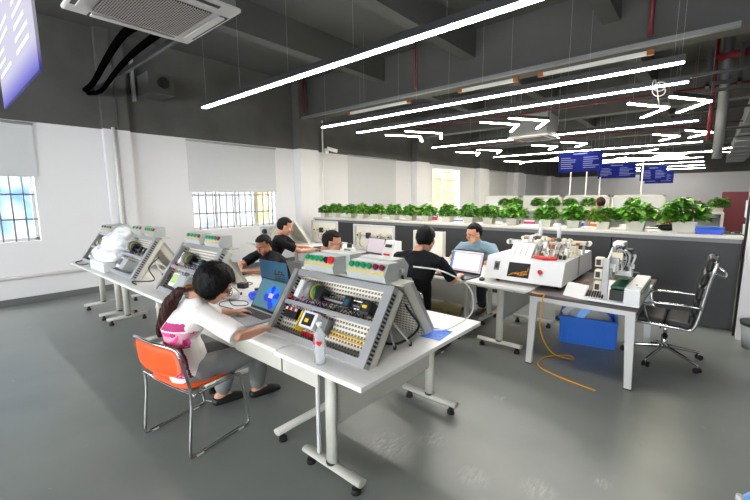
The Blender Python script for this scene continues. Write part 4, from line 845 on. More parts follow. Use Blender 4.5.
r = empty('white_flap_box', (-.90, 3.86, .75), -.35, label='open white cardboard flap box between machine and bench tester', cat='box')
MB().prism([(0, 0), (.02, .0), (.09, .12), (.07, .12)], -.10, .10, 'x').build('flap', 'label_white', r); MB().box(-.09, .09, .04, .16, 0, .04).build('box_body', 'label_white', r)
MB().tube([(0, .1, .05), (.05, .1, .16), (.08, .16, .13), (.12, .1, .10), (.13, .05, .05)], .005).build('loose_wire', 'copper', r)
r = empty('wooden_block', (-.62, 5.02, .75), label='wooden block and black cylinder at the rear of the dark desk', cat='block'); MB().box(-.12, 0, -.04, .04, 0, .08, .003).build('block_body', 'copper', r); MB().cyl((.05, 0, 0), (.05, 0, .1), .05).build('black_cylinder', 'black', r)
tagged(MB().tube([(-1.23, 3.75, .765), (-1.17, 3.73, .765), (-1.12, 3.745, .764), (-1.13, 3.74, .70), (-1.14, 3.76, .4), (-1.06, 3.9, .15), (-.94, 4.2, .01), (-1.0, 4.3, .007), (-1.17, 4.12, .007), (-1.17, 3.85, .007), (-.95, 3.72, .007), (-.62, 3.64, .007)], .006, 8, 8), 'extension_cord', 'cord_yellow', 'yellow cord hanging off the desk and snaking on the floor', 'cord')
# blue crate with reels
r = empty('blue_crate', (-.97, 4.93, 0), .18, label='blue slatted plastic crate on the floor under the dark desk', cat='crate')
MB().box(-.28, .28, -.2, .2, 0, .012).box(-.28, .28, -.2, -.188, .012, .31).box(-.28, .28, .188, .2, .012, .31).box(-.28, -.268, -.188, .188, .012, .31).box(.268, .28, -.188, .188, .012, .31).build('crate_body', 'blue_bin', r)
MB().box(-.295, .295, -.215, -.2, .28, .315).box(-.295, .295, .2, .215, .28, .315).box(-.295, -.28, -.2, .2, .28, .315).box(.28, .295, -.2, .2, .28, .315).build('crate_rim', 'blue_bin', r)
for i in range(9): MB().box(-.27+i*.0645, -.255+i*.0645, -.212, -.2, .01, .28).build('crate_rib', 'blue_bin', r)
for i in range(6): MB().box(.28, .292, -.19+i*.068, -.175+i*.068, .01, .28).build('crate_rib', 'blue_bin', r)
for i in range(4):
    x = -.15+.09*i; o = empty('tape_reel', (-.97+x*math.cos(.18), 4.9, .24), label='%s reel leaning in the blue crate' % ['white rimmed, leftmost', 'grey-white, second', 'pale blue, third', 'green-cored, rightmost'][i], cat='reel')
    MM_ = M.Rotation(.9, 4, 'X') @ M.Rotation(.5, 4, 'Y')
    MB(MM_).cyl((0, 0, -.012), (0, 0, -.008), .15, seg=32).cyl((0, 0, .008), (0, 0, .012), .15, seg=32).each('reel_flange', ['label_white', 'alu_light', 'screen_blueish', 'alu_light'][i], o); MB(MM_).cyl((0, 0, -.0075), (0, 0, .0075), .09, seg=24).build('reel_core', ['duct', 'dark', 'label_white', 'pcb'][i], o)
# white cylinder thing lying under the desks
r = empty('vacuum_cylinder', (-1.28, 5.6, .0), label='beige cylindrical canister lying under the far table', cat='canister'); MB().cyl((-.2, 0, .19), (.15, 0, .19), .16, seg=24).build('canister_body', 'beige', r); MB().cyl((.15, 0, .19), (.2, 0, .19), .13, seg=24).build('end_cap', 'black', r); MB().box(-.2, .15, -.12, .12, 0, .05, .01).build('base', 'dark', r)

# ------------------------------------------------------------------ chairs
def chair(loc, rz, label):
    r = empty('orange_chair', loc, rz, label=label, cat='chair', group='orange chairs with chrome frames')      # faces +y
    W = .27
    for s in (-1, 1):
        x = s*W
        MB().tube([(x, -.21, .715), (x, -.20, .66), (x, -.155, .42), (x, -.19, .05), (x, -.17, .013), (x, -.12, .011), (x, .22, .011), (x, .27, .014), (x, .285, .06), (x, .245, .35), (x, .225, .415), (x, .18, .43), (x, -.1, .425)], .011, 10, 6).build('side_frame', 'chrome', r)
        MB().box(x-.014, x+.014, -.15, -.1, 0, .012, .003).box(x-.014, x+.014, .18, .23, 0, .012, .003).each('glide', 'label_white', r)
    MB().tube([(-W, -.21, .70), (-W+.015, -.215, .74), (-W+.06, -.225, .76), (0, -.245, .765), (W-.06, -.225, .76), (W-.015, -.215, .74), (W, -.21, .70)], .011, 10, 6).build('back_hoop', 'chrome', r)
    MB().tube([(-W, .2, .425), (0, .2, .415), (W, .2, .425)], .009, 8).tube([(-W, -.12, .41), (0, -.12, .40), (W, -.12, .41)], .009, 8).each('cross_tube', 'chrome', r)
    MB().tube([(-W, -.163, .47), (-W+.06, -.13, .43), (0, -.12, .42), (W-.06, -.13, .43), (W, -.163, .47)], .008, 8).build('rear_tube', 'chrome', r)
    # padded backrest, curved
    def pad(nm, fn, nu=14, nv=8, th=.024):
        vs = []; fs = []
        for side in (0, 1):
            for i in range(nu+1):
                for j in range(nv+1):
                    u = i/nu*2-1; v = j/nv*2-1; f = (1-abs(u)**6)*(1-abs(v)**6); u2 = u*math.sqrt(1-.25*v*v*abs(v)*1) if 1 else u; v2 = v*math.sqrt(max(.0, 1-.28*u**4))
                    vs.append(fn(u2, v2, (th/2)*(f**.5 if f > 0 else 0)*(1 if side else -1)))
        n1 = (nu+1)*(nv+1)
        for side in (0, 1):
            for i in range(nu):
                for j in range(nv): a = side*n1+i*(nv+1)+j; fs.append((a, a+1, a+nv+2, a+nv+1) if side else (a, a+nv+1, a+nv+2, a+1))
        for i in range(nu): a = i*(nv+1); fs.append((a, a+nv+1, n1+a+nv+1, n1+a)); a += nv; fs.append((a, n1+a, n1+a+nv+1, a+nv+1))
        for j in range(nv): a = j; fs.append((a, n1+a, n1+a+1, a+1)); a = nu*(nv+1)+j; fs.append((a, a+1, n1+a+1, n1+a))
        return MB().add(vs, fs, True).build(nm, 'orange', r)
    pad('backrest', lambda u, v, t: (u*(W-.012), -.20-.035*(1-u*u)+.004*v+t-(v*.10)*.12, .652+v*.103))
    pad('seat', lambda u, v, t: (u*(W-.012), .04+v*.205, .45+t-.012*(1-u*u)*(1-v*v)), th=.034)
    MB().cyl((-.17, -.225, .66), (-.17, -.232, .66), .006).cyl((.17, -.225, .66), (.17, -.232, .66), .006).each('rivet', 'chrome', r)
    return r
ch = chair((-2.73, 1.10, 0), .16, 'orange chair with chrome frame under the woman in the white shirt')
copy_tree(ch, None, (-2.35, 3.3, 0), .05, 'orange chair behind the near rig, under the man in the khaki trousers')
copy_tree(ch, None, (-4.35, 3.05, 0), PI, 'orange chair hidden behind the tables, under the man with greying hair')
copy_tree(ch, None, (-4.95, 3.55, 0), -.5, 'orange chair under the man in black by the window')
copy_tree(ch, None, (-3.38, 3.0, 0), -.9, 'orange chair under the boy with glasses')
copy_tree(ch, None, (-2.38, 5.55, 0), PI, 'orange chair under the man in the light blue shirt')
# black office chair
r = empty('office_chair', (-.24, 4.85, 0), PI/2, label='black padded high-back office chair with chrome arms at the right', cat='chair')     # faces local +y -> world -x
for i in range(5):
    a = 2*PI*i/5+.3; e = V((math.cos(a)*.35, math.sin(a)*.35, 0))
    MB().loft([((e.x*.12, e.y*.12, .14), .02, .016), ((e.x*.6, e.y*.6, .105), .018, .013), ((e.x, e.y, .075), .015, .011)], seg=10).build('base_arm', 'chrome', r)
    for s in (-1, 1):
        t_ = V((-math.sin(a), math.cos(a), 0))*.018*s; c_ = V((e.x, e.y, .027))+t_
        MB().cyl(c_-t_*.5, c_+t_*.5, .027, seg=16).build('caster_wheel', 'rubber', r)
    MB().loft([((e.x, e.y, .03), .012, .012), ((e.x, e.y, .075), .012, .012)], seg=8).build('caster_stem', 'chrome', r)
MB().cyl((0, 0, .12), (0, 0, .26), .03).cyl((0, 0, .26), (0, 0, .37), .018).each('gas_column', 'chrome', r)
MB().box(-.09, .09, -.1, .1, .36, .41, .01).build('tilt_mechanism', 'black', r); MB().cyl((-.09, .03, .385), (-.22, .03, .385), .006).build('tilt_lever', 'black', r)
for i in range(2): y0 = .22-.225*i; MB().box(-.25, .25, y0-.222, y0, .405, .485, .025).build('seat_pad', 'leather', r)
import itertools
bk = [(-.22, .45), (-.235, .56), (-.255, .70), (-.275, .84), (-.30, .97)]
for i in range(4):
    (y0, z0), (y1, z1) = bk[i], bk[i+1]; d = V((0, y1-y0, z1-z0)); L = d.length; d.normalize(); Mx = frame4((0, y0, z0), (1, 0, 0), tuple(d), (0, d.z, -d.y))
    MB(Mx).box(-.24, .24, .004, L-.004, -.0, .05, .018).build('back_pad', 'leather', r)
MB(frame4((0, -.30, .97), (1, 0, 0), (0, -.15, .989), (0, .989, .15))).box(-.2, .2, .01, .14, -.01, .045, .02).build('headrest', 'leather', r)
for s in (-1, 1):
    x = s*.265
    MB().tube([(x, .22, .43), (x, -.1, .425), (x, -.21, .43), (x, -.25, .56), (x, -.27, .70), (x, -.295, .87), (x, -.32, 1.0), (x*.95, -.335, 1.09)], .015, 10, 5).build('side_frame', 'chrome', r)
    MB().tube([(x, -.265, .63), (x*1.12, -.24, .655), (x*1.14, .0, .655), (x*1.14, .14, .64), (x*1.12, .17, .6), (x, .12, .43)], .012, 10, 5).build('armrest', 'chrome', r)
MB().tube([(-.25, -.33, .98), (-.2, -.39, .95), (0, -.41, .945), (.2, -.39, .95), (.25, -.33, .98)], .012, 8, 5).build('back_handle', 'chrome', r)
# waste bin
r = empty('waste_bin', (.52, 5.82, 0), label='grey mesh waste bin with black rim and liner beside the right pillar', cat='bin')
MB().cyl((0, 0, 0), (0, 0, .27), .12, .15, seg=28).build('bin_body', 'bin_bag', r); MB().loft([((0, 0, .26), .155, .155), ((0, 0, .30), .16, .16)], seg=28, round_=False).build('bin_rim', 'black', r)
# conduits on pillar
tagged(MB().cyl((.345, 6.2, 0), (.345, 6.2, 2.9), .012), 'pillar_conduit', 'black_cord', 'thin black vertical line on the white pillar beside the counter end', 'pipe')
r = empty('switch_box', (.34, 6.28, 1.22), label='white switch boxes on the pillar above the counter end', cat='switch'); MB().box(-.02, .02, -.05, .05, 0, .12, .004).build('switch_plate', 'label_white', r); MB().box(-.02, .02, -.05, .05, .2, .4, .004).build('junction_box', 'alu_light', r); MB().box(-.024, -.02, -.02, .02, .03, .08).build('rocker', 'alu', r)
# corner of a trolley frame bottom right
r = empty('tool_trolley', (.215, 2.06, 0), label='edge of a pale-framed trolley with red and white plug, bottom right corner', cat='trolley')
for p0, p1 in (((-.03, -.05), (.12, .2)),): MB().cyl((-.035, -.07, .47), (.12, .24, .47), .012).build('rail', 'screen_blueish', r)
for p in ((-.025, -.05), (.115, .23), (.35, .1), (.2, -.2)): MB().cyl((p[0], p[1], 0), (p[0], p[1], .5), .012).build('post', 'alu_light', r)
MB().prism([(-.03, -.06), (.12, .24), (.36, .12), (.21, -.18)], .42, .44, 'z').build('shelf', 'alu_light', r)
MB().box(.03, .13, .0, .04, .44, .48, .005).build('white_plug', 'cream', r); MB().box(.015, .03, .005, .035, .445, .475, .003).build('plug_tip', 'red', r); MB().box(.06, .18, -.06, -.01, .44, .49, .008).build('connector', 'black', r)
for i in range(3): MB().tube([(.1, -.05, .48), (.13+.02*i, -.06, .52), (.2, -.03-.02*i, .5), (.26, .0, .46)], .006).build('cable', ['bloom_dark', 'black_cord', 'label_white'][i], r)
# ------------------------------------------------------------------ people
def rot_to(yaw, pitch=0, roll=0):      # local: x right, y forward, z up. yaw 0 looks along world +y, positive turns to -x
    return M.Rotation(yaw, 4, 'Z') @ M.Rotation(pitch, 4, 'X') @ M.Rotation(roll, 4, 'Y')
def hand(b, wr, d, n, side, curl=.5, s=1.0):
    # wr wrist, d direction of the fingers, n back of the hand, side: +1 thumb on the +x side of (d, n)
    d = V(d).normalized(); n = V(n); n = (n-d*n.dot(d)).normalized(); x = d.cross(n).normalized()*side; wr = V(wr)
    b.loft([(wr-d*.02, .027*s, .019*s), (wr+d*.02*s, .032*s, .016*s), (wr+d*.055*s, .040*s, .015*s), (wr+d*.085*s, .040*s, .012*s)], side=x, seg=14)
    for i, (o, L) in enumerate(((.030, .068), (.010, .078), (-.010, .072), (-.029, .056))):
        p = wr+d*.08*s+x*o*s; a = 0; pts = [p-d*.02]; q = p; pts.append(p)
        for k, f in enumerate((.42, .32, .26)):
            a += curl*(.45+.25*k)+.04*i; dr = d*math.cos(a)-n*math.sin(a)+x*(o*1.2); q = q+dr.normalized()*L*f*s; pts.append(q)
        b.loft([(pts[0], .0085*s, .0085*s), (pts[1], .0092*s, .0092*s), (pts[2], .0085*s, .0085*s), (pts[3], .0078*s, .0078*s), (pts[4], .0068*s, .0068*s)], seg=8)
    t0 = wr+d*.02*s+x*.026*s; t1 = t0+(d*.6+x*.75-n*.25).normalized()*.035*s; t2 = t1+(d*.9+x*.35-n*.35).normalized()*.03*s; t3 = t2+(d*.95-n*.3).normalized()*.024*s
    b.loft([(t0-x*.012, .013*s, .013*s), (t1, .0115*s, .0115*s), (t2, .0095*s, .0095*s), (t3, .0078*s, .0078*s)], seg=8)
def head_parts(b, c, rm, s=1.0, slim=1.0):
    g = lambda x, y, z: V(c)+rm.to_3x3() @ (V((x*slim, y, z))*s)
    rr = rm
    b.ell(g(0, -.008, .035), (.074*s*slim, .094*s, .083*s), rr)
    b.ell(g(0, .022, -.035), (.060*s*slim, .068*s, .070*s), rr)
    b.ell(g(0, .048, -.078), (.030*s, .032*s, .030*s), rr)
    b.loft([(g(0, .090, .012), .008*s, .008*s), (g(0, .102, -.012), .010*s, .011*s), (g(0, .104, -.026), .014*s, .010*s)], seg=10)
    for q in (-1, 1):
        b.ell(g(q*.040, .062, -.02), (.024*s, .022*s, .024*s), rr)
        b.ell(g(q*.075, -.006, -.008), (.010*s, .018*s, .031*s), rr)
        b.ell(g(q*.03, .078, .026), (.026*s, .012*s, .009*s), rr)
    b.ell(g(0, .078, -.052), (.022*s, .012*s, .012*s), rr)
    return g
def sh_(J, dx, dy=0, dz=0):
    return {k: (tuple(V(v)+V((dx, dy, dz))) if isinstance(v, tuple) and k not in ('face', 'hdl', 'hdr', 'foot') else v) for k, v in J.items()}
def human(name, label, J, skin, hair, shirt, trousers, sleeve=.62, hands=(.5, .5), glasses=False, longhair=False, shoes='black', hs=1.0, wide=1.0, hgroup=None, legs=True, hairstyle=1.0, collar=False, slim=1.0, arms=True):
    r = empty('person', (J['pelvis'][0], J['pelvis'][1], 0), label=label, cat='person')
    o = V((J['pelvis'][0], J['pelvis'][1], 0)); j = {k: (V(v)-o if isinstance(v, (tuple, list)) and len(v) == 3 and k != 'face' else v) for k, v in J.items()}
    rm = rot_to(*J['face']); hc = j['head']-V((0, 0, .018)); nk = j['neck']+V((0, 0, .02)); pe = j['pelvis']; cx = (nk+pe)/2+j.get('bend', V((0, 0, 0)))-(o if 0 else V((0, 0, 0)))
    shl, shr = j['shl'], j['shr']; sd = (shr-shl).normalized(); W = wide
    b = MB(); g = head_parts(b, hc, rm, hs, slim)
    b.loft([(nk-V((0, 0, .05)), .055, .05), (nk+V((0, 0, .02)), .05, .048), (hc+(nk-hc)*.45, .048, .048), (hc+rm.to_3x3() @ V((0, -.02, -.02)), .05, .05)], side=sd, seg=14)
    chest = nk*.72+pe*.28
    b.loft([(pe, .14*W, .10), (cx, .13*W, .09), (chest, .15*W, .10), (nk-V((0, 0, .05)), .08*W, .06)], side=sd, seg=18)
    def arm(bb, sh, el, wr, k, infl=0, upto=1.0):
        if infl:
            e = sh+(el-sh)*upto; bb.loft([(sh+(chest-sh)*.3, .055+infl, .06+infl), (sh, .052+infl, .056+infl), (sh+(e-sh)*.5, .048+infl*1.1, .052+infl*1.2), (e, .046+infl*1.15, .052+infl*1.4)], seg=16, round_=False)
        else: bb.loft([(sh, .050, .050), (sh+(el-sh)*.5, .044, .044), (el, .036, .036), (el+(wr-el)*.3, .037, .037), (wr, .024, .024)], seg=14)
    if arms:
        arm(b, shl, j['ell'], j['wrl'], 0); arm(b, shr, j['elr'], j['wrr'], 0)
        for w_, e_, hd, sg, cu in ((j['wrl'], j['ell'], J.get('hdl'), 1, hands[0]), (j['wrr'], j['elr'], J.get('hdr'), -1, hands[1])):
            d = V(hd) if hd else (w_-e_).normalized(); hand(b, w_+d.normalized()*.01, d, (0, 0, 1), sg, cu)
    if legs:
        for s_ in 'lr':
            h, k, a = j['hip'+s_], j['kn'+s_], j['an'+s_]
            b.loft([(h, .075, .075), (h+(k-h)*.5, .068, .068), (k, .052, .052), (k+(a-k)*.3, .052, .052), (a, .036, .036)], seg=14)
            f = V(J['foot']).normalized(); b.loft([(a-f*.03-V((0, 0, .02)), .032, .03), (a+f*.05-V((0, 0, .035)), .036, .028), (a+f*.14-V((0, 0, .05)), .034, .018)], side=(-f.y, f.x, 0), seg=12)
    b.organic('body', skin, r, .0055, 3)
    # shirt
    t = MB()
    t.loft([(pe-V((0, 0, .05)), .165*W, .13), (pe+(cx-pe)*.5, .165*W, .128), (cx, .16*W, .122), (chest, .175*W, .122), (nk-V((0, 0, .065)), .14*W, .09), (nk-V((0, 0, .005)), .070, .066)], side=sd, seg=24, round_=False)
    for s_ in (shl, shr): t.loft([(nk-V((0, 0, .045)), .055, .055), ((nk+s_)/2-V((0, 0, .02)), .062, .06), (s_-V((0, 0, .005)), .06, .062)], seg=16)
    if arms: arm(t, shl, j['ell'], None, 0, .016, sleeve); arm(t, shr, j['elr'], None, 0, .016, sleeve)
    else: t.ell(shl, (.07, .07, .07)).ell(shr, (.07, .07, .07))
    so = t.organic('shirt', shirt, r, .0065, 5)
    ns = [v.normal.copy() for v in so.data.vertices]
    for v, nn in zip(so.data.vertices, ns):
        p = v.co; f = noise.noise(p*7+V((3, 1, 7)))*.010+noise.noise(p*16)*.005; v.co = p+nn*f
    if collar: MB().loft([(nk+V((0, 0, -.02)), .078, .07), (nk+V((0, 0, .015)), .066, .06)], side=sd, seg=20, round_=False).build('collar', shirt, r)
    if legs:
        t = MB(); t.loft([(pe+V((0, 0, .05)), .16*W, .12), (pe-V((0, 0, .06)), .17*W, .125)], side=sd, seg=20)
        for s_ in 'lr':
            h, k, a = j['hip'+s_], j['kn'+s_], j['an'+s_]
            t.loft([(h, .098, .095), (h+(k-h)*.5, .09, .088), (k, .075, .075), (k+(a-k)*.3, .074, .074), (k+(a-k)*(J.get('hem', .9)), .064, .064)], seg=16)
        po = t.organic('trousers', trousers, r, .008, 5)
        ns = [v.normal.copy() for v in po.data.vertices]
        for v, nn in zip(po.data.vertices, ns): v.co = v.co+nn*(noise.noise(v.co*9)*.008+noise.noise(v.co*20)*.004)
        for s_ in 'lr':
            a = j['an'+s_]; f = V(J['foot']).normalized(); s2 = (-f.y, f.x, 0)
            t = MB(); t.loft([(a-f*.045-V((0, 0, .055)), .042, .036), (a+f*.03-V((0, 0, .050)), .050, .044), (a+f*.12-V((0, 0, .058)), .052, .036), (a+f*.175-V((0, 0, .066)), .040, .026)], side=s2, seg=14)
            t.organic('shoe', shoes, r, .007, 2)
    # hair
    hb = MB(); cvs = []; st = hairstyle
    hb.ell((0, 0, 0), (1, 1, 1), None, 72, 44)
    for i, v in enumerate(hb.v):
        d = v.normalized(); ang = math.atan2(d.x, d.y)
        face = d.y > .30 and d.z < .52-.10*abs(d.x)
        side_ = abs(d.x) > .62 and d.z < -.12 and d.y > -.15
        low = d.z < (-.80 if d.y < -.1 else -.42)
        k = 1.0+.045*noise.noise(V((math.atan2(d.x, d.y)*5, d.z*2.2, 3)))*1.4+.03*noise.noise(d*9)
        if longhair: face = d.y > .55 and d.z < .42-.2*abs(d.x); side_ = False; low = d.z < -.86 or (d.z < -.30 and d.y > .42); k *= 1.07+.10*max(0, abs(d.x)-.4)
        if face or (side_ and not longhair) or low: k = .80
        hb.v[i] = V((d.x*.085*k*slim, d.y*.108*k-.014, d.z*(.098*st if d.z > 0 else (.132 if longhair else .112))*k+.040))*hs
    hm_ = hb.mesh('hair'); hm_.transform(M.Translation(hc) @ rm); ho = bpy.data.objects.new('hair', hm_); col.objects.link(ho); ho.parent = r; hm_.materials.append(MT[hair])
    for p_ in hm_.polygons: p_.use_smooth = True
    # eyes, brows, lips
    for q in (-1, 1):
        e = MB().ell(g(q*.030, .079, .006), (.0125*hs, .009*hs, .008*hs), rm, 12, 8).build('eye', 'eye', r); MB().ell(g(q*.030, .0855, .006), (.0055*hs, .004*hs, .0055*hs), rm, 10, 6).build('iris', 'iris', e)
        MB().loft([(g(q*.014, .093, .028), .0035, .0035), (g(q*.032, .092, .033), .004, .004), (g(q*.050, .082, .028), .003, .003)], seg=8).build('eyebrow', hair, r)
    MB().loft([(g(-.02, .087, -.052), .003, .003), (g(-.007, .093, -.050), .005, .005), (g(.007, .093, -.050), .005, .005), (g(.02, .087, -.052), .003, .003)], seg=8).build('lips', 'lips', r)
    if glasses:
        gl = MB()
        for q in (-1, 1):
            pts = [g(q*.032+.022*math.cos(a), .102, .004+.017*math.sin(a)) for a in [2*PI*i/12 for i in range(13)]]; gl.tube(pts, .0022, 5, 0)
            gl.tube([g(q*.054, .102, .010), g(q*.078, .06, .010), g(q*.082, -.01, .006)], .002, 5, 0)
        gl.tube([g(-.01, .103, .008), g(.01, .103, .008)], .0022, 5, 0); gl.build('glasses', 'black', r)
    return r, g, rm, o
# woman in white with ponytail
r, g, rm, o = human('person', 'woman with a dark ponytail in a white printed T-shirt, seated on the orange chair', dict(
    pelvis=(-2.70, 1.10, .53), neck=(-2.62, 1.14, 1.02), head=(-2.52, 1.23, 1.125), face=(-.25, -.55, .22), bend=V((-.02, -.07, .02)),
    shl=(-2.78, 1.22, .96), ell=(-2.84, 1.38, .80), wrl=(-2.80, 1.50, .80), hdl=(.25, 1, -.05),
    shr=(-2.42, 1.10, .95), elr=(-2.16, 1.20, .835), wrr=(-2.26, 1.43, .80), hdr=(-.1, 1, -.05),
    hipl=(-2.80, 1.14, .51), knl=(-2.82, 1.50, .52), anl=(-2.90, 1.42, .11), hipr=(-2.60, 1.14, .51), knr=(-2.56, 1.56, .52), anr=(-2.78, 1.68, .11), foot=(.2, 1, 0), hem=.85),
    'skin', 'hair', 'shirt_white', 'pants_grey', sleeve=.95, hands=(.45, .5), glasses=True, longhair=True, hs=1.15, slim=1.05)
h0 = g(0, -.095, -.065)
pt = MB(); pl_ = [h0+V((.01, .01, .0)), h0+V((-.05, -.06, -.01)), h0+V((-.10, -.10, -.08)), h0+V((-.14, -.12, -.17)), h0+V((-.18, -.14, -.27)), h0+V((-.21, -.15, -.34))]
for k in range(9):
    a = 2*PI*k/9; f = V((math.cos(a), math.sin(a), 0))*.017
    pt.loft([(p+f*s_, .020*s_, .020*s_) for p, s_ in zip(pl_, (.7, 1.0, 1.35, 1.4, 1.2, .5))], seg=8)
po = pt.organic('ponytail', 'hair_brown', r, .006, 1)
ns = [v.normal.copy() for v in po.data.vertices]
for v, nn in zip(po.data.vertices, ns): v.co = v.co+nn*noise.noise(V((v.co.x*60, v.co.y*60, v.co.z*7)))*.008
MB().loft([(h0+V((.0, .005, 0)), .024, .024), (h0+V((-.02, -.02, 0)), .025, .025)], seg=14).build('hair_tie', 'copper', r)
# printed back of the T-shirt: coloured faces picked from the shirt surface itself
sh = [c for c in kids(r) if c.name.split('.')[0] == 'shirt'][0]
me = sh.data; me.materials.append(MT['purple_pattern']); me.materials.append(MT['pink']); me.materials.append(MT['pink_pale']); me.materials.append(MT['teal_pale']); me.materials.append(MT['dark'])
for p_ in me.polygons:
    c = p_.center; n_ = p_.normal; x, z = c.x, c.z
    if n_.y > .12 or x < -.15 or x > .20: continue
    q1 = noise.noise(c*28); q2 = noise.noise(c*17+V((9, 0, 0)))
    if .835 < z < .885 and noise.noise(V((x*42, 0, z*10))) > -.22: p_.material_index = 1
    elif .50 < z < .825:
        if abs(z-.72) < .004 or (x > .155 and z < .72): p_.material_index = 5 if x > .155 and x < .162 or abs(z-.72) < .004 else 0
        else: p_.material_index = 2 if q1 > .08 else (1 if q2 > .25 else (4 if q2 < -.22 and z < .72 else 3))
for s_, p in ((-1, 'anl'), (1, 'anr')): pass
# man with greying hair, leaning on his forearms, face towards the camera
human('person', 'man with short greying hair bent over the table beside the blue-lidded laptop', dict(
    pelvis=(-4.42, 3.1, .53), neck=(-4.42, 2.93, .97), head=(-4.38, 2.84, 1.09), face=(PI+.25, -.45, 0), bend=V((0, .08, .02)),
    shl=(-4.22, 2.90, .93), ell=(-4.02, 2.66, .80), wrl=(-4.22, 2.50, .79), hdl=(-1, -.35, 0), shr=(-4.62, 2.92, .93), elr=(-4.68, 2.66, .80), wrr=(-4.45, 2.52, .79), hdr=(1, -.3, 0),
    hipl=(-4.32, 3.08, .51), knl=(-4.28, 2.72, .50), anl=(-4.3, 2.75, .11), hipr=(-4.52, 3.08, .51), knr=(-4.58, 2.72, .50), anr=(-4.56, 2.75, .11), foot=(0, -1, 0)),
    'skin_tan', 'hair_grey', 'shirt_black', 'pants_dark', sleeve=.75, hs=1.08, hairstyle=.93, wide=1.1)
# man in black typing by the window, seen in profile
human('person', 'man in a black T-shirt with short black hair typing, seated by the barred window', sh_(dict(
    pelvis=(-4.98, 3.52, .53), neck=(-4.86, 3.55, 1.10), head=(-4.80, 3.62, 1.25), face=(-.62, -.28, 0), bend=V((-.06, -.03, 0)),
    shl=(-5.02, 3.74, 1.04), ell=(-5.12, 4.02, .88), wrl=(-5.2, 4.28, .83), shr=(-4.74, 3.42, 1.04), elr=(-4.58, 3.72, .86), wrr=(-4.72, 4.1, .84), hdr=(-.4, 1, -.1), hdl=(0, 1, -.1),
    hipl=(-5.03, 3.58, .51), knl=(-5.0, 4.0, .52), anl=(-5.0, 4.02, .11), hipr=(-4.9, 3.48, .51), knr=(-4.72, 3.88, .52), anr=(-4.72, 3.92, .11), foot=(.3, 1, 0)), -0.17, 0),
    'skin', 'hair', 'shirt_black', 'pants_dark', sleeve=.75, hs=1.12, wide=1.1)
# boy with glasses
human('person', 'young person with black hair and glasses, only head visible behind the near rig, black top', sh_(dict(
    pelvis=(-3.38, 2.98, .53), neck=(-3.26, 2.99, 1.06), head=(-3.18, 3.04, 1.18), face=(-1.0, -.22, 0), bend=V((-.05, 0, 0)),
    shl=(-3.30, 3.14, .97), ell=(-3.12, 3.34, .80), wrl=(-2.92, 3.22, .82), shr=(-3.14, 2.82, .97), elr=(-2.98, 2.86, .78), wrr=(-2.86, 3.08, .80), hdl=(1, -.2, 0), hdr=(1, .3, 0),
    hipl=(-3.36, 3.08, .51), knl=(-2.98, 3.26, .51), anl=(-3.0, 3.25, .11), hipr=(-3.32, 2.9, .51), knr=(-2.9, 3.0, .51), anr=(-2.92, 3.0, .11), foot=(1, .3, 0)), -0.1, 0),
    'skin', 'hair', 'shirt_black', 'pants_dark', sleeve=.7, hs=1.1, glasses=True)
# man in khaki trousers from behind
human('person', 'man in a black T-shirt and khaki trousers seen from behind, working at the document laptop', sh_(dict(
    pelvis=(-2.36, 3.34, .53), neck=(-2.34, 3.44, 1.105), head=(-2.31, 3.52, 1.235), face=(.30, -.22, 0), bend=V((0, -.07, 0)),
    shl=(-2.58, 3.40, 1.02), ell=(-2.70, 3.62, .82), wrl=(-2.46, 3.90, .80), shr=(-2.09, 3.46, 1.01), elr=(-1.98, 3.58, .80), wrr=(-2.08, 3.86, .80), hdl=(.4, 1, 0), hdr=(-.35, 1, 0),
    hipl=(-2.46, 3.38, .51), knl=(-2.46, 3.72, .50), anl=(-2.48, 3.66, .11), hipr=(-2.25, 3.38, .51), knr=(-1.98, 3.66, .47), anr=(-2.12, 3.54, .11), foot=(0, 1, 0)), 0.0, 0),
    'skin', 'hair', 'shirt_black', 'pants_khaki', sleeve=.85, hs=1.2, wide=1.35)
# man in blue shirt facing the camera
human('person', 'man with glasses in a light blue polo shirt, facing the camera', sh_(dict(
    pelvis=(-2.38, 5.45, .53), neck=(-2.36, 5.12, 1.03), head=(-2.36, 5.02, 1.175), face=(PI-.42, -.22, 0), bend=V((0, .06, 0)),
    shl=(-2.14, 5.14, .97), ell=(-2.0, 5.04, .80), wrl=(-2.14, 4.84, .79), shr=(-2.57, 5.10, .97), elr=(-2.68, 4.96, .79), wrr=(-2.5, 4.8, .79), hdl=(-1, -.4, 0), hdr=(1, -.4, 0),
    hipl=(-2.28, 5.4, .51), knl=(-2.24, 5.02, .50), anl=(-2.24, 5.1, .11), hipr=(-2.48, 5.4, .51), knr=(-2.52, 5.02, .50), anr=(-2.52, 5.1, .11), foot=(0, -1, 0)), -0.13, 0),
    'skin', 'hair', 'shirt_blue', 'pants_dark', sleeve=.7, hs=1.14, glasses=True, collar=True)
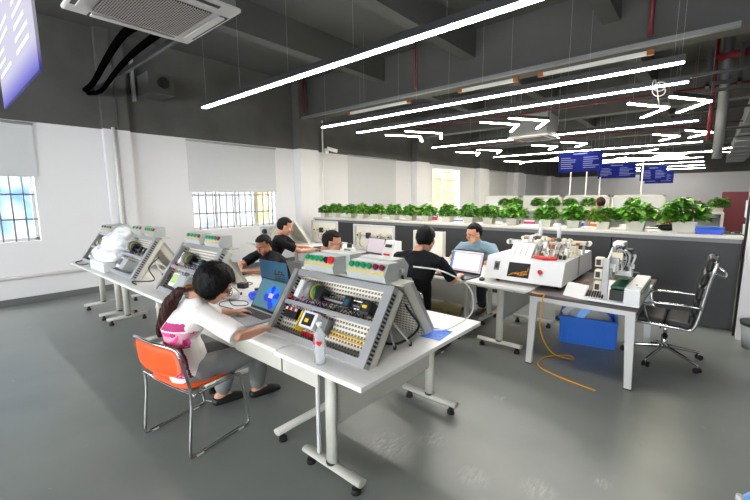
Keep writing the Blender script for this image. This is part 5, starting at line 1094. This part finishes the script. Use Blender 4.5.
# people in the far hall, seen over the counter
human('person', 'person with brown hair in the far hall, only the head above the plants', dict(
    pelvis=(-1.98, 10.5, .80), neck=(-1.98, 10.5, 1.34), head=(-1.98, 10.5, 1.50), face=(.6, 0, 0), shl=(-2.16, 10.5, 1.26), shr=(-1.8, 10.5, 1.26), ell=(-2.2, 10.5, 1.0), elr=(-1.76, 10.5, 1.0), wrl=(-2.18, 10.6, .8), wrr=(-1.78, 10.6, .8),
    hipl=(-2.07, 10.5, .78), hipr=(-1.89, 10.5, .78), knl=(-2.07, 10.52, .44), knr=(-1.89, 10.52, .44), anl=(-2.07, 10.5, .08), anr=(-1.89, 10.5, .08), foot=(0, 1, 0)), 'skin', 'hair_brown', 'orange_fruit', 'pants_dark', hs=1.15)
human('person', 'person whose face shows between the two bushiest plants, far hall', dict(
    pelvis=(-.58, 8.8, .55), neck=(-.58, 8.85, 1.12), head=(-.58, 8.85, 1.27), face=(PI-.3, -.1, 0), shl=(-.4, 8.85, 1.04), shr=(-.78, 8.85, 1.04)), 'skin', 'hair', 'shirt_black', 'pants_dark', legs=False, arms=False, hs=1.15)
# ------------------------------------------------------------------ world, camera
wd = bpy.data.worlds.new('World'); scene.world = wd; wd.use_nodes = True
wd.node_tree.nodes['Background'].inputs['Color'].default_value = (.93, .97, 1, 1); wd.node_tree.nodes['Background'].inputs['Strength'].default_value = 3.0
cd = bpy.data.cameras.new('Camera'); cam = bpy.data.objects.new('Camera', cd); col.objects.link(cam); scene.camera = cam
yaw, pitch, roll = -.7127, .13873, -.0076
fw = V((math.sin(yaw)*math.cos(pitch), math.cos(yaw)*math.cos(pitch), -math.sin(pitch))); rt = V((math.cos(yaw), -math.sin(yaw), 0)); up = rt.cross(fw)
rt, up = rt*math.cos(roll)+up*math.sin(roll), -rt*math.sin(roll)+up*math.cos(roll)
cam.matrix_world = frame4((0, 0, 1.7), rt, up, -fw)
cd.sensor_width = 36; cd.lens = 385.75/750*36; cd.clip_start = .05; cd.clip_end = 200
vs = scene.view_settings; vs.view_transform = 'Standard'; vs.look = 'None'; vs.gamma = 1; vs.exposure = 2.4; vs.use_curve_mapping = False
